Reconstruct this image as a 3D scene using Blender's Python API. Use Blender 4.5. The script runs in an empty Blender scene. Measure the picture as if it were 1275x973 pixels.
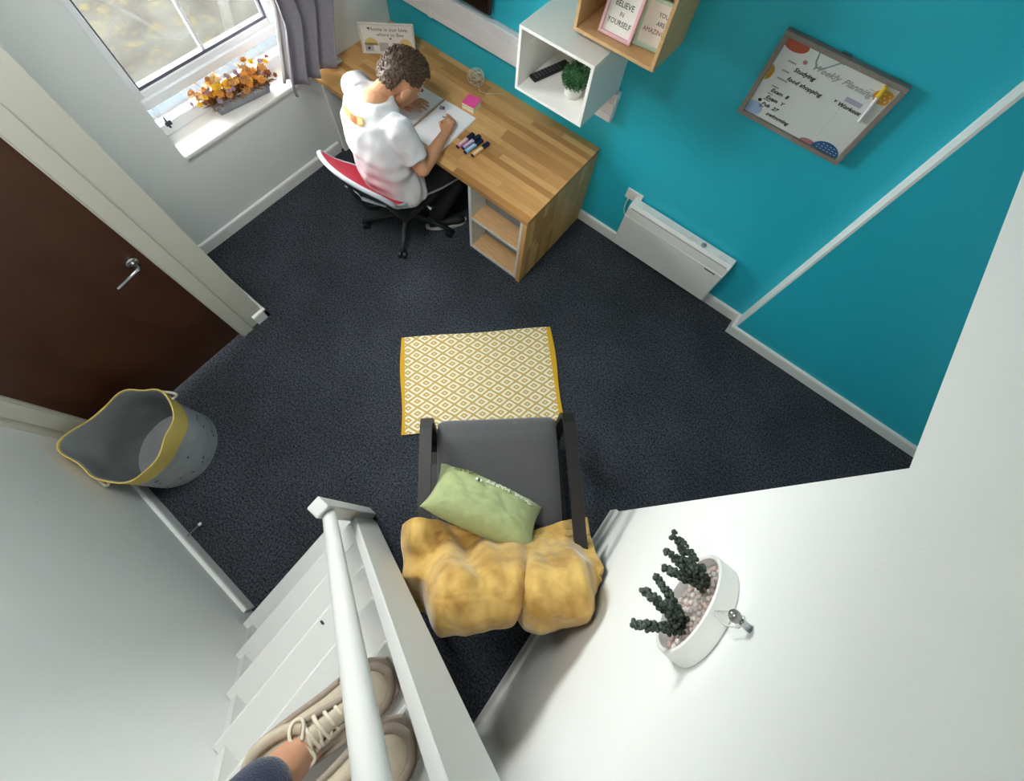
import bpy, bmesh, math, random
from mathutils import Vector, Matrix, Euler, noise
random.seed(7)
S = bpy.context.scene
COL = S.collection
PI = math.pi

# ------------------------------------------------------------------ camera, light, exposure
cam_d = bpy.data.cameras.new('camera'); cam = bpy.data.objects.new('camera', cam_d); COL.objects.link(cam)
RX = Vector((0.77939152, 0.62446471, 0.05091843)); RY = Vector((0.57908615, -0.68695625, -0.43903341)); RZ = Vector((-0.23918213, 0.37166507, -0.89702675))
cam.matrix_world = Matrix(((RX.x, -RY.x, -RZ.x, 2.60699), (RX.y, -RY.y, -RZ.y, -2.09815), (RX.z, -RY.z, -RZ.z, 2.97007), (0, 0, 0, 1)))
cam_d.sensor_fit = 'HORIZONTAL'; cam_d.sensor_width = 36.0
cam_d.lens = 600.0 * 36.0 / 1275.0
cam_d.shift_x = 5.0 / 1275.0; cam_d.shift_y = -117.5 / 1275.0
cam_d.clip_start = 0.02
S.camera = cam

w = bpy.data.worlds.new('World'); S.world = w; w.use_nodes = True
bg = w.node_tree.nodes['Background']; bg.inputs[0].default_value = (1.0, 0.975, 0.975, 1); bg.inputs[1].default_value = 22.0

S.view_settings.view_transform = 'Standard'; S.view_settings.look = 'None'
S.view_settings.exposure = 1.02; S.view_settings.gamma = 1.0; S.view_settings.use_curve_mapping = False
S.cycles.use_denoising = True
S.cycles.max_bounces = 14; S.cycles.diffuse_bounces = 8; S.cycles.transparent_max_bounces = 12
S.cycles.sample_clamp_indirect = 8.0

pl = bpy.data.lights.new('window_portal', 'AREA'); pl.shape = 'RECTANGLE'; pl.size = 1.05; pl.size_y = 1.4
pl.cycles.is_portal = True
po = bpy.data.objects.new('window_portal', pl); COL.objects.link(po)
po.location = (-0.27, -1.16, 1.45); po.rotation_euler = (0, -PI / 2, 0)

pl2 = bpy.data.lights.new('fill_skylight_portal', 'AREA'); pl2.shape = 'RECTANGLE'; pl2.size = .8; pl2.size_y = .8; pl2.cycles.is_portal = True  # samples sky through the added out-of-view skylight
po2 = bpy.data.objects.new('fill_skylight_portal', pl2); COL.objects.link(po2); po2.location = (1.5, -2.1, 3.68)

# ------------------------------------------------------------------ materials
def lin(h):
    if isinstance(h, str):
        c = [int(h[i:i + 2], 16) / 255 for i in (0, 2, 4)]
        return tuple((v / 12.92 if v <= .04045 else ((v + .055) / 1.055) ** 2.4) for v in c) + (1,)
    return tuple(h) + ((1,) if len(h) == 3 else ())
MATS = {}
def mat(name, col, rough=.6, metal=0, var=0, vscale=8, bump=0, bscale=200, spec=.5, sheen=0, stretch=None, col2=None, emis=None, sss=0, coat=0):
    if name in MATS: return MATS[name]
    m = bpy.data.materials.new(name); m.use_nodes = True
    nt = m.node_tree; b = nt.nodes['Principled BSDF']; L = nt.links.new
    c = lin(col); b.inputs['Base Color'].default_value = c
    b.inputs['Roughness'].default_value = rough; b.inputs['Metallic'].default_value = metal
    b.inputs['Specular IOR Level'].default_value = spec
    if sheen: b.inputs['Sheen Weight'].default_value = sheen; b.inputs['Sheen Roughness'].default_value = .4
    if coat: b.inputs['Coat Weight'].default_value = coat
    if sss: b.inputs['Subsurface Weight'].default_value = sss; b.inputs['Subsurface Radius'].default_value = (.02, .008, .004)
    if emis: b.inputs['Emission Color'].default_value = c; b.inputs['Emission Strength'].default_value = emis
    if var or bump or col2:
        tc = nt.nodes.new('ShaderNodeTexCoord'); mp = nt.nodes.new('ShaderNodeMapping')
        L(tc.outputs['Object'], mp.inputs[0])
        if stretch: mp.inputs['Scale'].default_value = stretch
    if var or col2:
        n = nt.nodes.new('ShaderNodeTexNoise'); n.inputs['Scale'].default_value = vscale; n.inputs['Detail'].default_value = 5
        L(mp.outputs[0], n.inputs['Vector'])
        r = nt.nodes.new('ShaderNodeValToRGB'); L(n.outputs['Fac'], r.inputs[0])
        d = lin(col2) if col2 else tuple(min(1, x * (1 - var)) for x in c[:3]) + (1,)
        u = c if col2 else tuple(min(1, x * (1 + var)) for x in c[:3]) + (1,)
        r.color_ramp.elements[0].position = .35; r.color_ramp.elements[1].position = .65
        r.color_ramp.elements[0].color = d; r.color_ramp.elements[1].color = u
        L(r.outputs[0], b.inputs['Base Color'])
    if bump:
        n2 = nt.nodes.new('ShaderNodeTexNoise'); n2.inputs['Scale'].default_value = bscale; n2.inputs['Detail'].default_value = 3
        L(mp.outputs[0], n2.inputs['Vector'])
        bp = nt.nodes.new('ShaderNodeBump'); bp.inputs['Strength'].default_value = bump; bp.inputs['Distance'].default_value = .01
        L(n2.outputs['Fac'], bp.inputs['Height']); L(bp.outputs[0], b.inputs['Normal'])
    MATS[name] = m
    return m

WHITE = mat('white_wall_paint', 'e9e9e7', .75, bump=.08, bscale=160)
GLOSSW = mat('white_gloss_paint', 'eceae6', .3)
TEAL = mat('teal_wall_paint', '22b6cb', .5, bump=.05, bscale=160)
CEIL = mat('ceiling_paint', 'f0f0ee', .8, bump=.02)
DOORM = mat('brown_door', '4a2a18', .38, var=.22, vscale=5, stretch=(1, 1, .35), col2='3c2010')
STAIRW = mat('white_stair_paint', 'd3d2cf', .42, bump=.03, bscale=60)
CREAM = mat('cream_paint', 'cbc7ba', .42)
CARPET = mat('carpet', '23272e', .95, spec=.1)
def carpet_nodes():
    nt = CARPET.node_tree; b = nt.nodes['Principled BSDF']; L = nt.links.new
    tc = nt.nodes.new('ShaderNodeTexCoord')
    n = nt.nodes.new('ShaderNodeTexNoise'); n.inputs['Scale'].default_value = 95; n.inputs['Detail'].default_value = 6; n.inputs['Roughness'].default_value = .8
    n3 = nt.nodes.new('ShaderNodeTexNoise'); n3.inputs['Scale'].default_value = 3; n3.inputs['Detail'].default_value = 3
    L(tc.outputs['Object'], n.inputs['Vector']); L(tc.outputs['Object'], n3.inputs['Vector'])
    r = nt.nodes.new('ShaderNodeValToRGB'); e = r.color_ramp.elements
    e[0].position = .40; e[0].color = lin('14171c'); e[1].position = .64; e[1].color = lin('5a5e66')
    L(n.outputs['Fac'], r.inputs[0])
    r3 = nt.nodes.new('ShaderNodeValToRGB'); r3.color_ramp.elements[0].position = .35; r3.color_ramp.elements[1].position = .7
    r3.color_ramp.elements[0].color = (.82, .82, .82, 1); r3.color_ramp.elements[1].color = (1.1, 1.1, 1.1, 1)
    L(n3.outputs['Fac'], r3.inputs[0])
    mx = nt.nodes.new('ShaderNodeMix'); mx.data_type = 'RGBA'; mx.blend_type = 'MULTIPLY'; mx.inputs[0].default_value = 1
    L(r.outputs[0], mx.inputs[6]); L(r3.outputs[0], mx.inputs[7]); L(mx.outputs[2], b.inputs['Base Color'])
    bp = nt.nodes.new('ShaderNodeBump'); bp.inputs['Strength'].default_value = .7; bp.inputs['Distance'].default_value = .006
    L(n.outputs['Fac'], bp.inputs['Height']); L(bp.outputs[0], b.inputs['Normal'])
carpet_nodes()

def glass_mat():
    m = bpy.data.materials.new('window_glass'); m.use_nodes = True; nt = m.node_tree
    for n in list(nt.nodes):
        if n.type != 'OUTPUT_MATERIAL': nt.nodes.remove(n)
    o = [n for n in nt.nodes if n.type == 'OUTPUT_MATERIAL'][0]
    t = nt.nodes.new('ShaderNodeBsdfTransparent'); g = nt.nodes.new('ShaderNodeBsdfGlossy'); g.inputs['Roughness'].default_value = .02
    f = nt.nodes.new('ShaderNodeFresnel'); f.inputs[0].default_value = 1.45; mx = nt.nodes.new('ShaderNodeMixShader')
    t.inputs[0].default_value = (.93, .96, .95, 1)
    nt.links.new(f.outputs[0], mx.inputs[0]); nt.links.new(t.outputs[0], mx.inputs[1]); nt.links.new(g.outputs[0], mx.inputs[2])
    nt.links.new(mx.outputs[0], o.inputs[0])
    return m
GLASS = glass_mat()

# ------------------------------------------------------------------ mesh helpers
class MB:
    """collects shapes for ONE mesh object"""
    def __init__(s): s.bm = bmesh.new()
    def box(s, x0, x1, y0, y1, z0, z1):
        return s.obox(((x0 + x1) / 2, (y0 + y1) / 2, (z0 + z1) / 2), (abs(x1 - x0), abs(y1 - y0), abs(z1 - z0)))
    def obox(s, c, size, rot=None):
        M = Matrix.Translation(c) @ (rot.to_4x4() if rot is not None else Matrix()) @ Matrix.Diagonal((size[0], size[1], size[2], 1))
        bmesh.ops.create_cube(s.bm, size=1, matrix=M); return s
    def rings(s, rs, caps=True, closed=True):
        prev = None; first = None
        for r in rs:
            vs = [s.bm.verts.new(p) for p in r]
            if prev:
                n = len(vs)
                for i in range(n if closed else n - 1):
                    j = (i + 1) % n
                    s.bm.faces.new((prev[i], prev[j], vs[j], vs[i]))
            else: first = vs
            prev = vs
        if caps and closed:
            s.bm.faces.new(list(reversed(first))); s.bm.faces.new(prev)
        return s
    def tube(s, pts, rad, seg=10, flat=None, up=(0, 0, 1), caps=True):
        pts = [Vector(p) for p in pts]; n = len(pts); rs = []
        rad = rad if isinstance(rad, (list, tuple)) else [rad] * n
        flat = flat if isinstance(flat, (list, tuple)) else [flat or 1] * n
        last = None
        for i, p in enumerate(pts):
            t = (pts[min(i + 1, n - 1)] - pts[max(i - 1, 0)])
            if t.length < 1e-9: t = Vector((0, 0, 1))
            t.normalize()
            if last is None:
                a = Vector(up) - Vector(up).dot(t) * t
                if a.length < 1e-3: a = Vector((1, 0, 0)) - t.x * t
            else: a = last - last.dot(t) * t
            a.normalize(); last = a; b = t.cross(a)
            rs.append([p + a * (rad[i] * flat[i] * math.cos(q)) + b * (rad[i] * math.sin(q)) for q in [2 * PI * k / seg for k in range(seg)]])
        return s.rings(rs, caps)
    def cyl(s, p0, p1, r, r1=None, seg=20): return s.tube([p0, p1], [r, r if r1 is None else r1], seg)
    def lathe(s, prof, c=(0, 0, 0), seg=28, caps=True, axis='Z'):
        rs = []
        for r, z in prof:
            ring = []
            for k in range(seg):
                a = 2 * PI * k / seg
                q = Vector((r * math.cos(a), r * math.sin(a), z))
                if axis == 'X': q = Vector((z, q.x, q.y))
                if axis == 'Y': q = Vector((q.y, z, q.x))
                ring.append(Vector(c) + q)
            rs.append(ring)
        return s.rings(rs, caps)
    def ball(s, c, r, sub=2, scale=(1, 1, 1), rot=None):
        M = Matrix.Translation(c) @ (rot.to_4x4() if rot is not None else Matrix()) @ Matrix.Diagonal((scale[0], scale[1], scale[2], 1))
        bmesh.ops.create_icosphere(s.bm, subdivisions=sub, radius=r, matrix=M); return s
    def prism(s, poly, d):
        d = Vector(d); return s.rings([[Vector(p) for p in poly], [Vector(p) + d for p in poly]])
    def grid(s, f, nu, nv):
        vs = [[s.bm.verts.new(f(i / nu, j / nv)) for j in range(nv + 1)] for i in range(nu + 1)]
        for i in range(nu):
            for j in range(nv): s.bm.faces.new((vs[i][j], vs[i + 1][j], vs[i + 1][j + 1], vs[i][j + 1]))
        return s
    def bevel(s, w_, seg=2, ang=35):
        s.bm.normal_update()
        es = [e for e in s.bm.edges if len(e.link_faces) == 2 and e.calc_face_angle(0) > math.radians(ang)]
        bmesh.ops.bevel(s.bm, geom=es, offset=w_, segments=seg, profile=.5, affect='EDGES', clamp_overlap=True); return s
    def build(s, name, m, parent=None, smooth=False, sharp=None):
        bmesh.ops.recalc_face_normals(s.bm, faces=s.bm.faces[:])
        me = bpy.data.meshes.new(name); s.bm.to_mesh(me); s.bm.free()
        o = bpy.data.objects.new(name, me); COL.objects.link(o)
        me.materials.append(m)
        if smooth:
            for p in me.polygons: p.use_smooth = True
            if sharp: me.set_sharp_from_angle(angle=math.radians(sharp))
        if parent: setp(o, parent)
        return o
def wmat(o):
    M = o.matrix_basis.copy()
    if o.parent: M = wmat(o.parent) @ o.matrix_parent_inverse @ M
    return M
def setp(o, p):
    o.parent = p; o.matrix_parent_inverse = wmat(p).inverted()
def thing(name, label, cat, loc, group=None):
    o = bpy.data.objects.new(name, None); COL.objects.link(o); o.location = loc; o.empty_display_size = .1
    o['label'] = label; o['category'] = cat
    if group: o['group'] = group
    return o
def tag(o, label, cat, group=None, kind=None):
    o['label'] = label; o['category'] = cat
    if group: o['group'] = group
    if kind: o['kind'] = kind
    return o
def struct(o, label=None):
    o['kind'] = 'structure'
    if label: o['label'] = label
    return o
def box(name, m, parent, x0, x1, y0, y1, z0, z1, bev=0, seg=2):
    b = MB().box(x0, x1, y0, y1, z0, z1)
    if bev: b.bevel(bev, seg)
    return b.build(name, m, parent)
def remesh(o, voxel, smooth_it=6, fac=.5, deci=None):
    md = o.modifiers.new('r', 'REMESH'); md.mode = 'VOXEL'; md.voxel_size = voxel; md.use_smooth_shade = True
    sm = o.modifiers.new('s', 'SMOOTH'); sm.iterations = smooth_it; sm.factor = fac
    if deci: d = o.modifiers.new('d', 'DECIMATE'); d.ratio = deci
    dg = bpy.context.evaluated_depsgraph_get(); dg.update()
    me = bpy.data.meshes.new_from_object(o.evaluated_get(dg))
    o.modifiers.clear(); old = o.data; o.data = me
    for p in me.polygons: p.use_smooth = True
    bpy.data.meshes.remove(old)
    return o
def text(s_, size, m, M, parent, name='lettering', align='CENTER', extr=.0003, shear=0, sx=1, bold=0):
    cu = bpy.data.curves.new(name, 'FONT'); cu.body = s_; cu.size = size; cu.align_x = align; cu.align_y = 'CENTER'; cu.extrude = extr; cu.shear = shear
    cu.resolution_u = 2; cu.offset = bold
    t = bpy.data.objects.new('tmp', cu); COL.objects.link(t)
    me = t.to_mesh().copy(); t.to_mesh_clear(); bpy.data.objects.remove(t)
    me.transform(M @ Matrix.Diagonal((sx, 1, 1, 1))); o = bpy.data.objects.new(name, me); COL.objects.link(o)
    me.materials.clear(); me.materials.append(m)
    if parent: setp(o, parent)
    return o
def basis(o, x, y):
    """matrix whose local x, y axes are x, y and origin o"""
    x = Vector(x).normalized(); y = Vector(y); y = (y - y.dot(x) * x).normalized(); z = x.cross(y)
    return Matrix(((x.x, y.x, z.x, o[0]), (x.y, y.y, z.y, o[1]), (x.z, y.z, z.z, o[2]), (0, 0, 0, 1)))
def copy_tree(o, parent=None):
    c = o.copy(); COL.objects.link(c); c.parent = parent
    for ch in [k for k in bpy.data.objects if k.parent == o]: copy_tree(ch, c)
    return c

# ------------------------------------------------------------------ room shell
XW = 3.129      # white front wall plane
YL = -3.099     # left wall plane
XD = 0.689      # door wall plane
ZC = 3.55       # ceiling
struct(box('floor', CARPET, None, -.1, 4.7, -3.2, .1, -.1, 0), 'dark charcoal carpet floor')
SX0, SX1, SY0, SY1 = 1.1, 1.9, -2.5, -1.7      # ceiling hole cut for the added fill skylight
struct(MB().box(-.1, SX0, -3.2, .1, ZC, ZC + .1).box(SX1, 4.7, -3.2, .1, ZC, ZC + .1).box(SX0, SX1, -3.2, SY0, ZC, ZC + .1).box(SX0, SX1, SY1, .1, ZC, ZC + .1).build('ceiling', CEIL), 'white ceiling')
# window wall with its opening
WY0, WY1, WZ0, WZ1 = -1.679, -.66, .726, 2.15
b = MB()
b.box(-.3, 0, -2.1, WY0, 0, ZC); b.box(-.3, 0, WY1, .1, 0, ZC); b.box(-.3, 0, WY0, WY1, 0, WZ0 - .025); b.box(-.3, 0, WY0, WY1, WZ1, ZC)
struct(b.build('wall_window', WHITE), 'white wall with the window')
struct(box('wall_teal', TEAL, None, 0, XW, 0, .12, 0, ZC), 'teal painted wall behind the desk')
struct(box('wall_alcove_side', TEAL, None, XW + .012, 4.6, -.103, .12, 0, ZC), 'teal side wall of the alcove')
# door wall: nib and pieces round the door
DY0, DY1, DZ = -2.99, -2.175, 2.03
b = MB()
b.box(.45, XD, DY1, -1.998, 0, ZC); b.box(.45, XD, YL, DY0, 0, ZC); b.box(.45, XD, DY0, DY1, DZ, ZC)
struct(b.build('wall_door', CREAM), 'cream wall round the brown door')
struct(box('wall_door_return', WHITE, None, 0, .45, -2.09, -1.998, 0, ZC), 'white return wall beside the window')
struct(box('wall_left', WHITE, None, .3, 4.6, YL - .1, YL, 0, ZC), 'plain white wall on the left')
# white front wall with the alcove opening
YJ, ZL = -1.551, 2.114
b = MB(); b.box(XW, XW + .12, YL, YJ, 0, ZC); b.box(XW, XW + .12, YJ, 0, ZL, ZC); b.box(XW, XW + .012, -.103, 0, 0, ZL)
struct(b.build('wall_front', WHITE), 'white wall with the alcove opening')
struct(box('wall_alcove_back', WHITE, None, 4.55, 4.65, YL, .1, 0, ZC), 'white back wall of the alcove')
struct(box('wall_alcove_far', WHITE, None, XW + .12, 4.6, -1.75, -1.63, 0, ZC))
struct(box('trim_1', WHITE, None, XW + .12, 4.55, -1.63, -.103, ZL + .1, ZL + .2), 'alcove ceiling')
# skirting boards: profile with a rounded top
def skirting(name, p0, p1, nrm, h=.096, t=.018, m=GLOSSW):
    p0 = Vector(p0); p1 = Vector(p1); n = Vector(nrm)
    prof = [(0, 0), (t, 0), (t, h - .014), (t * .8, h - .004), (t * .35, h), (0, h)]
    b = MB(); b.rings([[p + n * a + Vector((0, 0, z)) for a, z in prof] for p in (p0, p1)])
    return struct(b.build(name, m))
skirting('baseboard_window', (0, -1.998, 0), (0, -.72, 0), (1, 0, 0))
skirting('baseboard_teal', (1.80, 0, 0), (XW - .018, 0, 0), (0, -1, 0))
skirting('baseboard_nib', (XW, 0, 0), (XW, -.121, 0), (-1, 0, 0))
skirting('baseboard_alcove', (XW, -.103, 0), (4.55, -.103, 0), (0, -1, 0))
skirting('baseboard_front', (XW, YJ + .0, 0), (XW, YL, 0), (-1, 0, 0), h=.135)
skirting('baseboard_left', (XD, YL, 0), (1.93, YL, 0), (0, 1, 0))
skirting('baseboard_door', (XD, -2.07, 0), (XD, -1.98, 0), (1, 0, 0))
skirting('baseboard_nib_side', (.0, -1.998, 0), (XD + .018, -1.998, 0), (0, 1, 0))
# door: leaf, frame and architrave, lever handle
d1 = struct(box('door_1', DOORM, None, .63, .672, DY0 + .006, DY1 - .006, .012, DZ - .006, .002), 'flat dark brown door')
def architrave(name, y0, y1, z0, z1):
    return struct(box(name, CREAM, None, XD - .002, XD + .016, y0, y1, z0, z1, .005))
architrave('trim_2', DY1 - .008, DY1 + .062, 0, DZ + .06)
architrave('trim_3', DY0 - .062, DY0 + .008, 0, DZ + .06)
architrave('trim_4', DY0 + .008, DY1 - .008, DZ - .008, DZ + .06)
struct(box('trim_5', CREAM, None, .60, .69, DY1 - .014, DY1 + .001, 0, DZ)); struct(box('trim_6', CREAM, None, .60, .69, DY0 - .001, DY0 + .014, 0, DZ))
CHROME = mat('chrome', 'b9bcc2', .22, 1)
h = MB(); h.lathe([(.027, 0), (.027, .008), (.02, .012)], (.672, -2.245, 1.0), 20, axis='X')
h.tube([(.68, -2.245, 1.0), (.72, -2.245, 1.0), (.73, -2.25, 1.0), (.733, -2.29, .998), (.733, -2.36, .985)], [.009, .009, .0095, .009, .008], 10)
h.build('door_handle', CHROME, d1, True, 40)

# ------------------------------------------------------------------ window
UPVC = mat('white_window_plastic', 'f1f2f4', .28)
GASK = mat('window_gasket', '5a5c66', .5)
XG = -.22
win = struct(MB().box(XG - .035, XG + .035, WY0, WY0 + .03, WZ0, WZ1).box(XG - .035, XG + .035, WY1 - .06, WY1, WZ0, WZ1)
             .box(XG - .035, XG + .035, WY0 + .03, WY1 - .06, WZ0, WZ0 + .075).box(XG - .035, XG + .035, WY0 + .03, WY1 - .06, WZ1 - .06, WZ1)
             .box(XG - .035, XG + .045, WY0 + .03, WY1 - .06, .925, .985).bevel(.006, 1).build('window_1', UPVC), 'white plastic window frame')
# upper casement sash
b = MB(); y0, y1, z0, z1 = WY0 + .03, WY1 - .06, .985, WZ1 - .06
for a in ((y0, y0 + .035, z0, z1), (y1 - .05, y1, z0, z1), (y0 + .035, y1 - .05, z0, z0 + .04), (y0 + .035, y1 - .05, z1 - .05, z1)):
    b.box(XG - .03, XG + .03, *a)
b.bevel(.005, 1).build('sash', UPVC, win)
b = MB()
for a in ((y0 + .035, y0 + .043, z0 + .04, z1 - .05), (y1 - .062, y1 - .05, z0 + .04, z1 - .05), (y0 + .043, y1 - .062, z0 + .04, z0 + .058), (y0 + .043, y1 - .062, z1 - .06, z1 - .05)):
    b.box(XG - .02, XG + .02, *a)
b.build('gasket', GASK, win)
box('pane', GLASS, win, XG - .004, XG + .004, y0 + .043, y1 - .062, z0 + .05, z1 - .06)
box('pane', GLASS, win, XG - .004, XG + .004, y0, y1, WZ0 + .075, .925)
box('glazing_bar', UPVC, win, XG - .012, XG + .012, -1.205, -1.187, z0 + .04, z1 - .05)
MB().box(XG + .045, XG + .06, -1.62, -1.585, .80, .83).box(XG + .045, XG + .055, -1.61, -1.6, .78, .86).build('vent_latch', mat('dark_metal', '3b3f48', .4, .6), win)
struct(MB().box(-.3, .022, WY0 - .0, WY1, WZ0 - .03, WZ0).bevel(.008, 2).build('trim_7', GLOSSW), 'white window sill board')
# added skylight, out of view, to brighten the room with fill daylight
sk = struct(MB().box(SX0, SX1, SY0, SY0 + .05, ZC + .02, ZC + .12).box(SX0, SX1, SY1 - .05, SY1, ZC + .02, ZC + .12).box(SX0, SX0 + .05, SY0 + .05, SY1 - .05, ZC + .02, ZC + .12).box(SX1 - .05, SX1, SY0 + .05, SY1 - .05, ZC + .02, ZC + .12).build('fill_skylight', UPVC), 'added roof window out of view for fill daylight')
box('pane', GLASS, sk, SX0 + .05, SX1 - .05, SY0 + .05, SY1 - .05, ZC + .06, ZC + .07)
# outside: mossy flat roof and parapet
ROOF = mat('mossy_roof', '272725', .9, var=.25, vscale=2.2, col2='1f1e1c', spec=0)
def moss():
    nt = ROOF.node_tree; b = nt.nodes['Principled BSDF']; L = nt.links.new
    prev = b.inputs['Base Color'].links[0].from_socket
    tc = nt.nodes.new('ShaderNodeTexCoord'); n = nt.nodes.new('ShaderNodeTexNoise'); n.inputs['Scale'].default_value = 5; n.inputs['Detail'].default_value = 8; n.inputs['Roughness'].default_value = .7
    L(tc.outputs['Object'], n.inputs['Vector']); r = nt.nodes.new('ShaderNodeValToRGB')
    r.color_ramp.elements[0].position = .52; r.color_ramp.elements[1].position = .7; r.color_ramp.elements[0].color = (0, 0, 0, 1)
    L(n.outputs['Fac'], r.inputs[0]); mx = nt.nodes.new('ShaderNodeMix'); mx.data_type = 'RGBA'
    L(r.outputs[0], mx.inputs[0]); L(prev, mx.inputs[6]); mx.inputs[7].default_value = lin('2f2b1d'); L(mx.outputs[2], b.inputs['Base Color'])
moss()
struct(box('floor_outside_roof', ROOF, None, -7, -.3, -5, 3, -.2, -.1), 'grey mossy flat roof outside the window')
struct(box('trim_8', mat('pale_parapet', '2a2e31', .8, var=.1, vscale=6, spec=0), None, -1.5, -1.25, -5, 3, -.1, .02), 'pale kerb on the roof outside')
struct(box('trim_9', mat('outer_sill', '2b2b2b', .7, spec=0), None, -.42, -.3, WY0 - .1, WY1 + .1, WZ0 - .07, WZ0 - .03), 'outer window ledge')

# ------------------------------------------------------------------ staircase
def make_stairs():
    t = thing('staircase', 'steep white painted wooden staircase along the left wall', 'stairs', (2.0, -2.77, 0))
    nx = lambda k: 1.984 + .1183 * (k - 1)
    nz = lambda k: .195 + .245 * (k - 1)
    for k in range(1, 11):
        b = MB(); b.box(nx(k), nx(k) + .215, YL + .001, -2.452, nz(k) - .032, nz(k)); b.bevel(.006, 2).build('tread', STAIRW, t)
        box('riser', STAIRW, t, nx(k) + .195, nx(k) + .21, YL + .03, -2.452, nz(k), nz(k) + .213)
    sl = .245 / .1183
    def string(name, y0, y1, x0, z0, vgap, xend, lift=0):
        # parallelogram board cut level at the floor
        top = lambda x: z0 + sl * (x - x0) + lift
        xa = x0 - (z0 + lift) / sl
        poly = [(max(xa, 1.99), 0)] if False else []
        xb = x0 + (vgap - z0 - lift) / sl
        poly = [(xa + .0, 0), (xb, 0), (xend, top(xend) - vgap), (xend, top(xend))]
        if xa < 2.06:
            poly = [(2.06, 0), (xb, 0), (xend, top(xend) - vgap), (xend, top(xend)), (2.06, top(2.06))]
        return MB().prism([(x, y0, z) for x, z in poly], (0, y1 - y0, 0)).bevel(.003, 1).build(name, STAIRW, t)
    string('string_board', -2.452, -2.42, 2.496, 1.241, .49, 3.12)
    # wall-side string
    xs = nx(1) + .03
    top = lambda x: nz(1) + sl * (x - xs)
    poly = [(1.965 + .06, 0), (2.2, 0), (3.12, top(3.12) - .45), (3.12, top(3.12)), (2.025, top(2.025))]
    MB().prism([(x, YL + .001, z) for x, z in poly], (0, .03, 0)).build('string_board', STAIRW, t)
    # newel post with chamfered top
    b = MB(); b.box(2.042, 2.100, -2.449, -2.391, 0, .945); b.bevel(.006, 2).build('newel_post', STAIRW, t)
    # round handrail
    y = -2.425
    p0 = Vector((2.095, y, .835)); d = Vector((1, 0, 2.09)); 
    MB().tube([p0 + d * s for s in (0, .2, .5, .95)], .0265, 20).build('handrail', STAIRW, t, True, 50)
    MB().ball((2.36, -2.66, .931), .006, 1, (1.8, .8, .6)).build('screw_head', mat('dark_screw', '2a2a2c', .5), t)
    return t
make_stairs()

# ------------------------------------------------------------------ desk with stave top
def stave_mat(name, ax, stretch):
    m = bpy.data.materials.new(name); m.use_nodes = True; nt = m.node_tree; b = nt.nodes['Principled BSDF']; L = nt.links.new
    oi = nt.nodes.new('ShaderNodeObjectInfo'); r = nt.nodes.new('ShaderNodeValToRGB'); e = r.color_ramp.elements
    e[0].position = 0; e[0].color = lin('b5824a'); e[1].position = 1; e[1].color = lin('e4b578')
    for p, c in ((.25, 'c6945a'), (.5, 'd19f65'), (.75, 'daa86d')):
        x = e.new(p); x.color = lin(c)
    L(oi.outputs['Random'], r.inputs[0])
    tc = nt.nodes.new('ShaderNodeTexCoord'); mp = nt.nodes.new('ShaderNodeMapping'); mp.inputs['Scale'].default_value = stretch
    L(tc.outputs['Object'], mp.inputs[0])
    cm = nt.nodes.new('ShaderNodeVectorMath'); cm.operation = 'SCALE'; cm.inputs['Scale'].default_value = 37
    cb = nt.nodes.new('ShaderNodeCombineXYZ')
    for i in range(3): L(oi.outputs['Random'], cb.inputs[i])
    L(cb.outputs[0], cm.inputs[0]); L(cm.outputs[0], mp.inputs['Location'])
    n = nt.nodes.new('ShaderNodeTexNoise'); n.inputs['Scale'].default_value = 3; n.inputs['Detail'].default_value = 6; L(mp.outputs[0], n.inputs['Vector'])
    r2 = nt.nodes.new('ShaderNodeValToRGB'); r2.color_ramp.elements[0].position = .3; r2.color_ramp.elements[1].position = .7
    r2.color_ramp.elements[0].color = (.80, .78, .74, 1); r2.color_ramp.elements[1].color = (1.06, 1.05, 1.03, 1); L(n.outputs['Fac'], r2.inputs[0])
    mx = nt.nodes.new('ShaderNodeMix'); mx.data_type = 'RGBA'; mx.blend_type = 'MULTIPLY'; mx.inputs[0].default_value = 1
    L(r.outputs[0], mx.inputs[6]); L(r2.outputs[0], mx.inputs[7]); L(mx.outputs[2], b.inputs['Base Color'])
    b.inputs['Roughness'].default_value = .42
    return m
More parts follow.
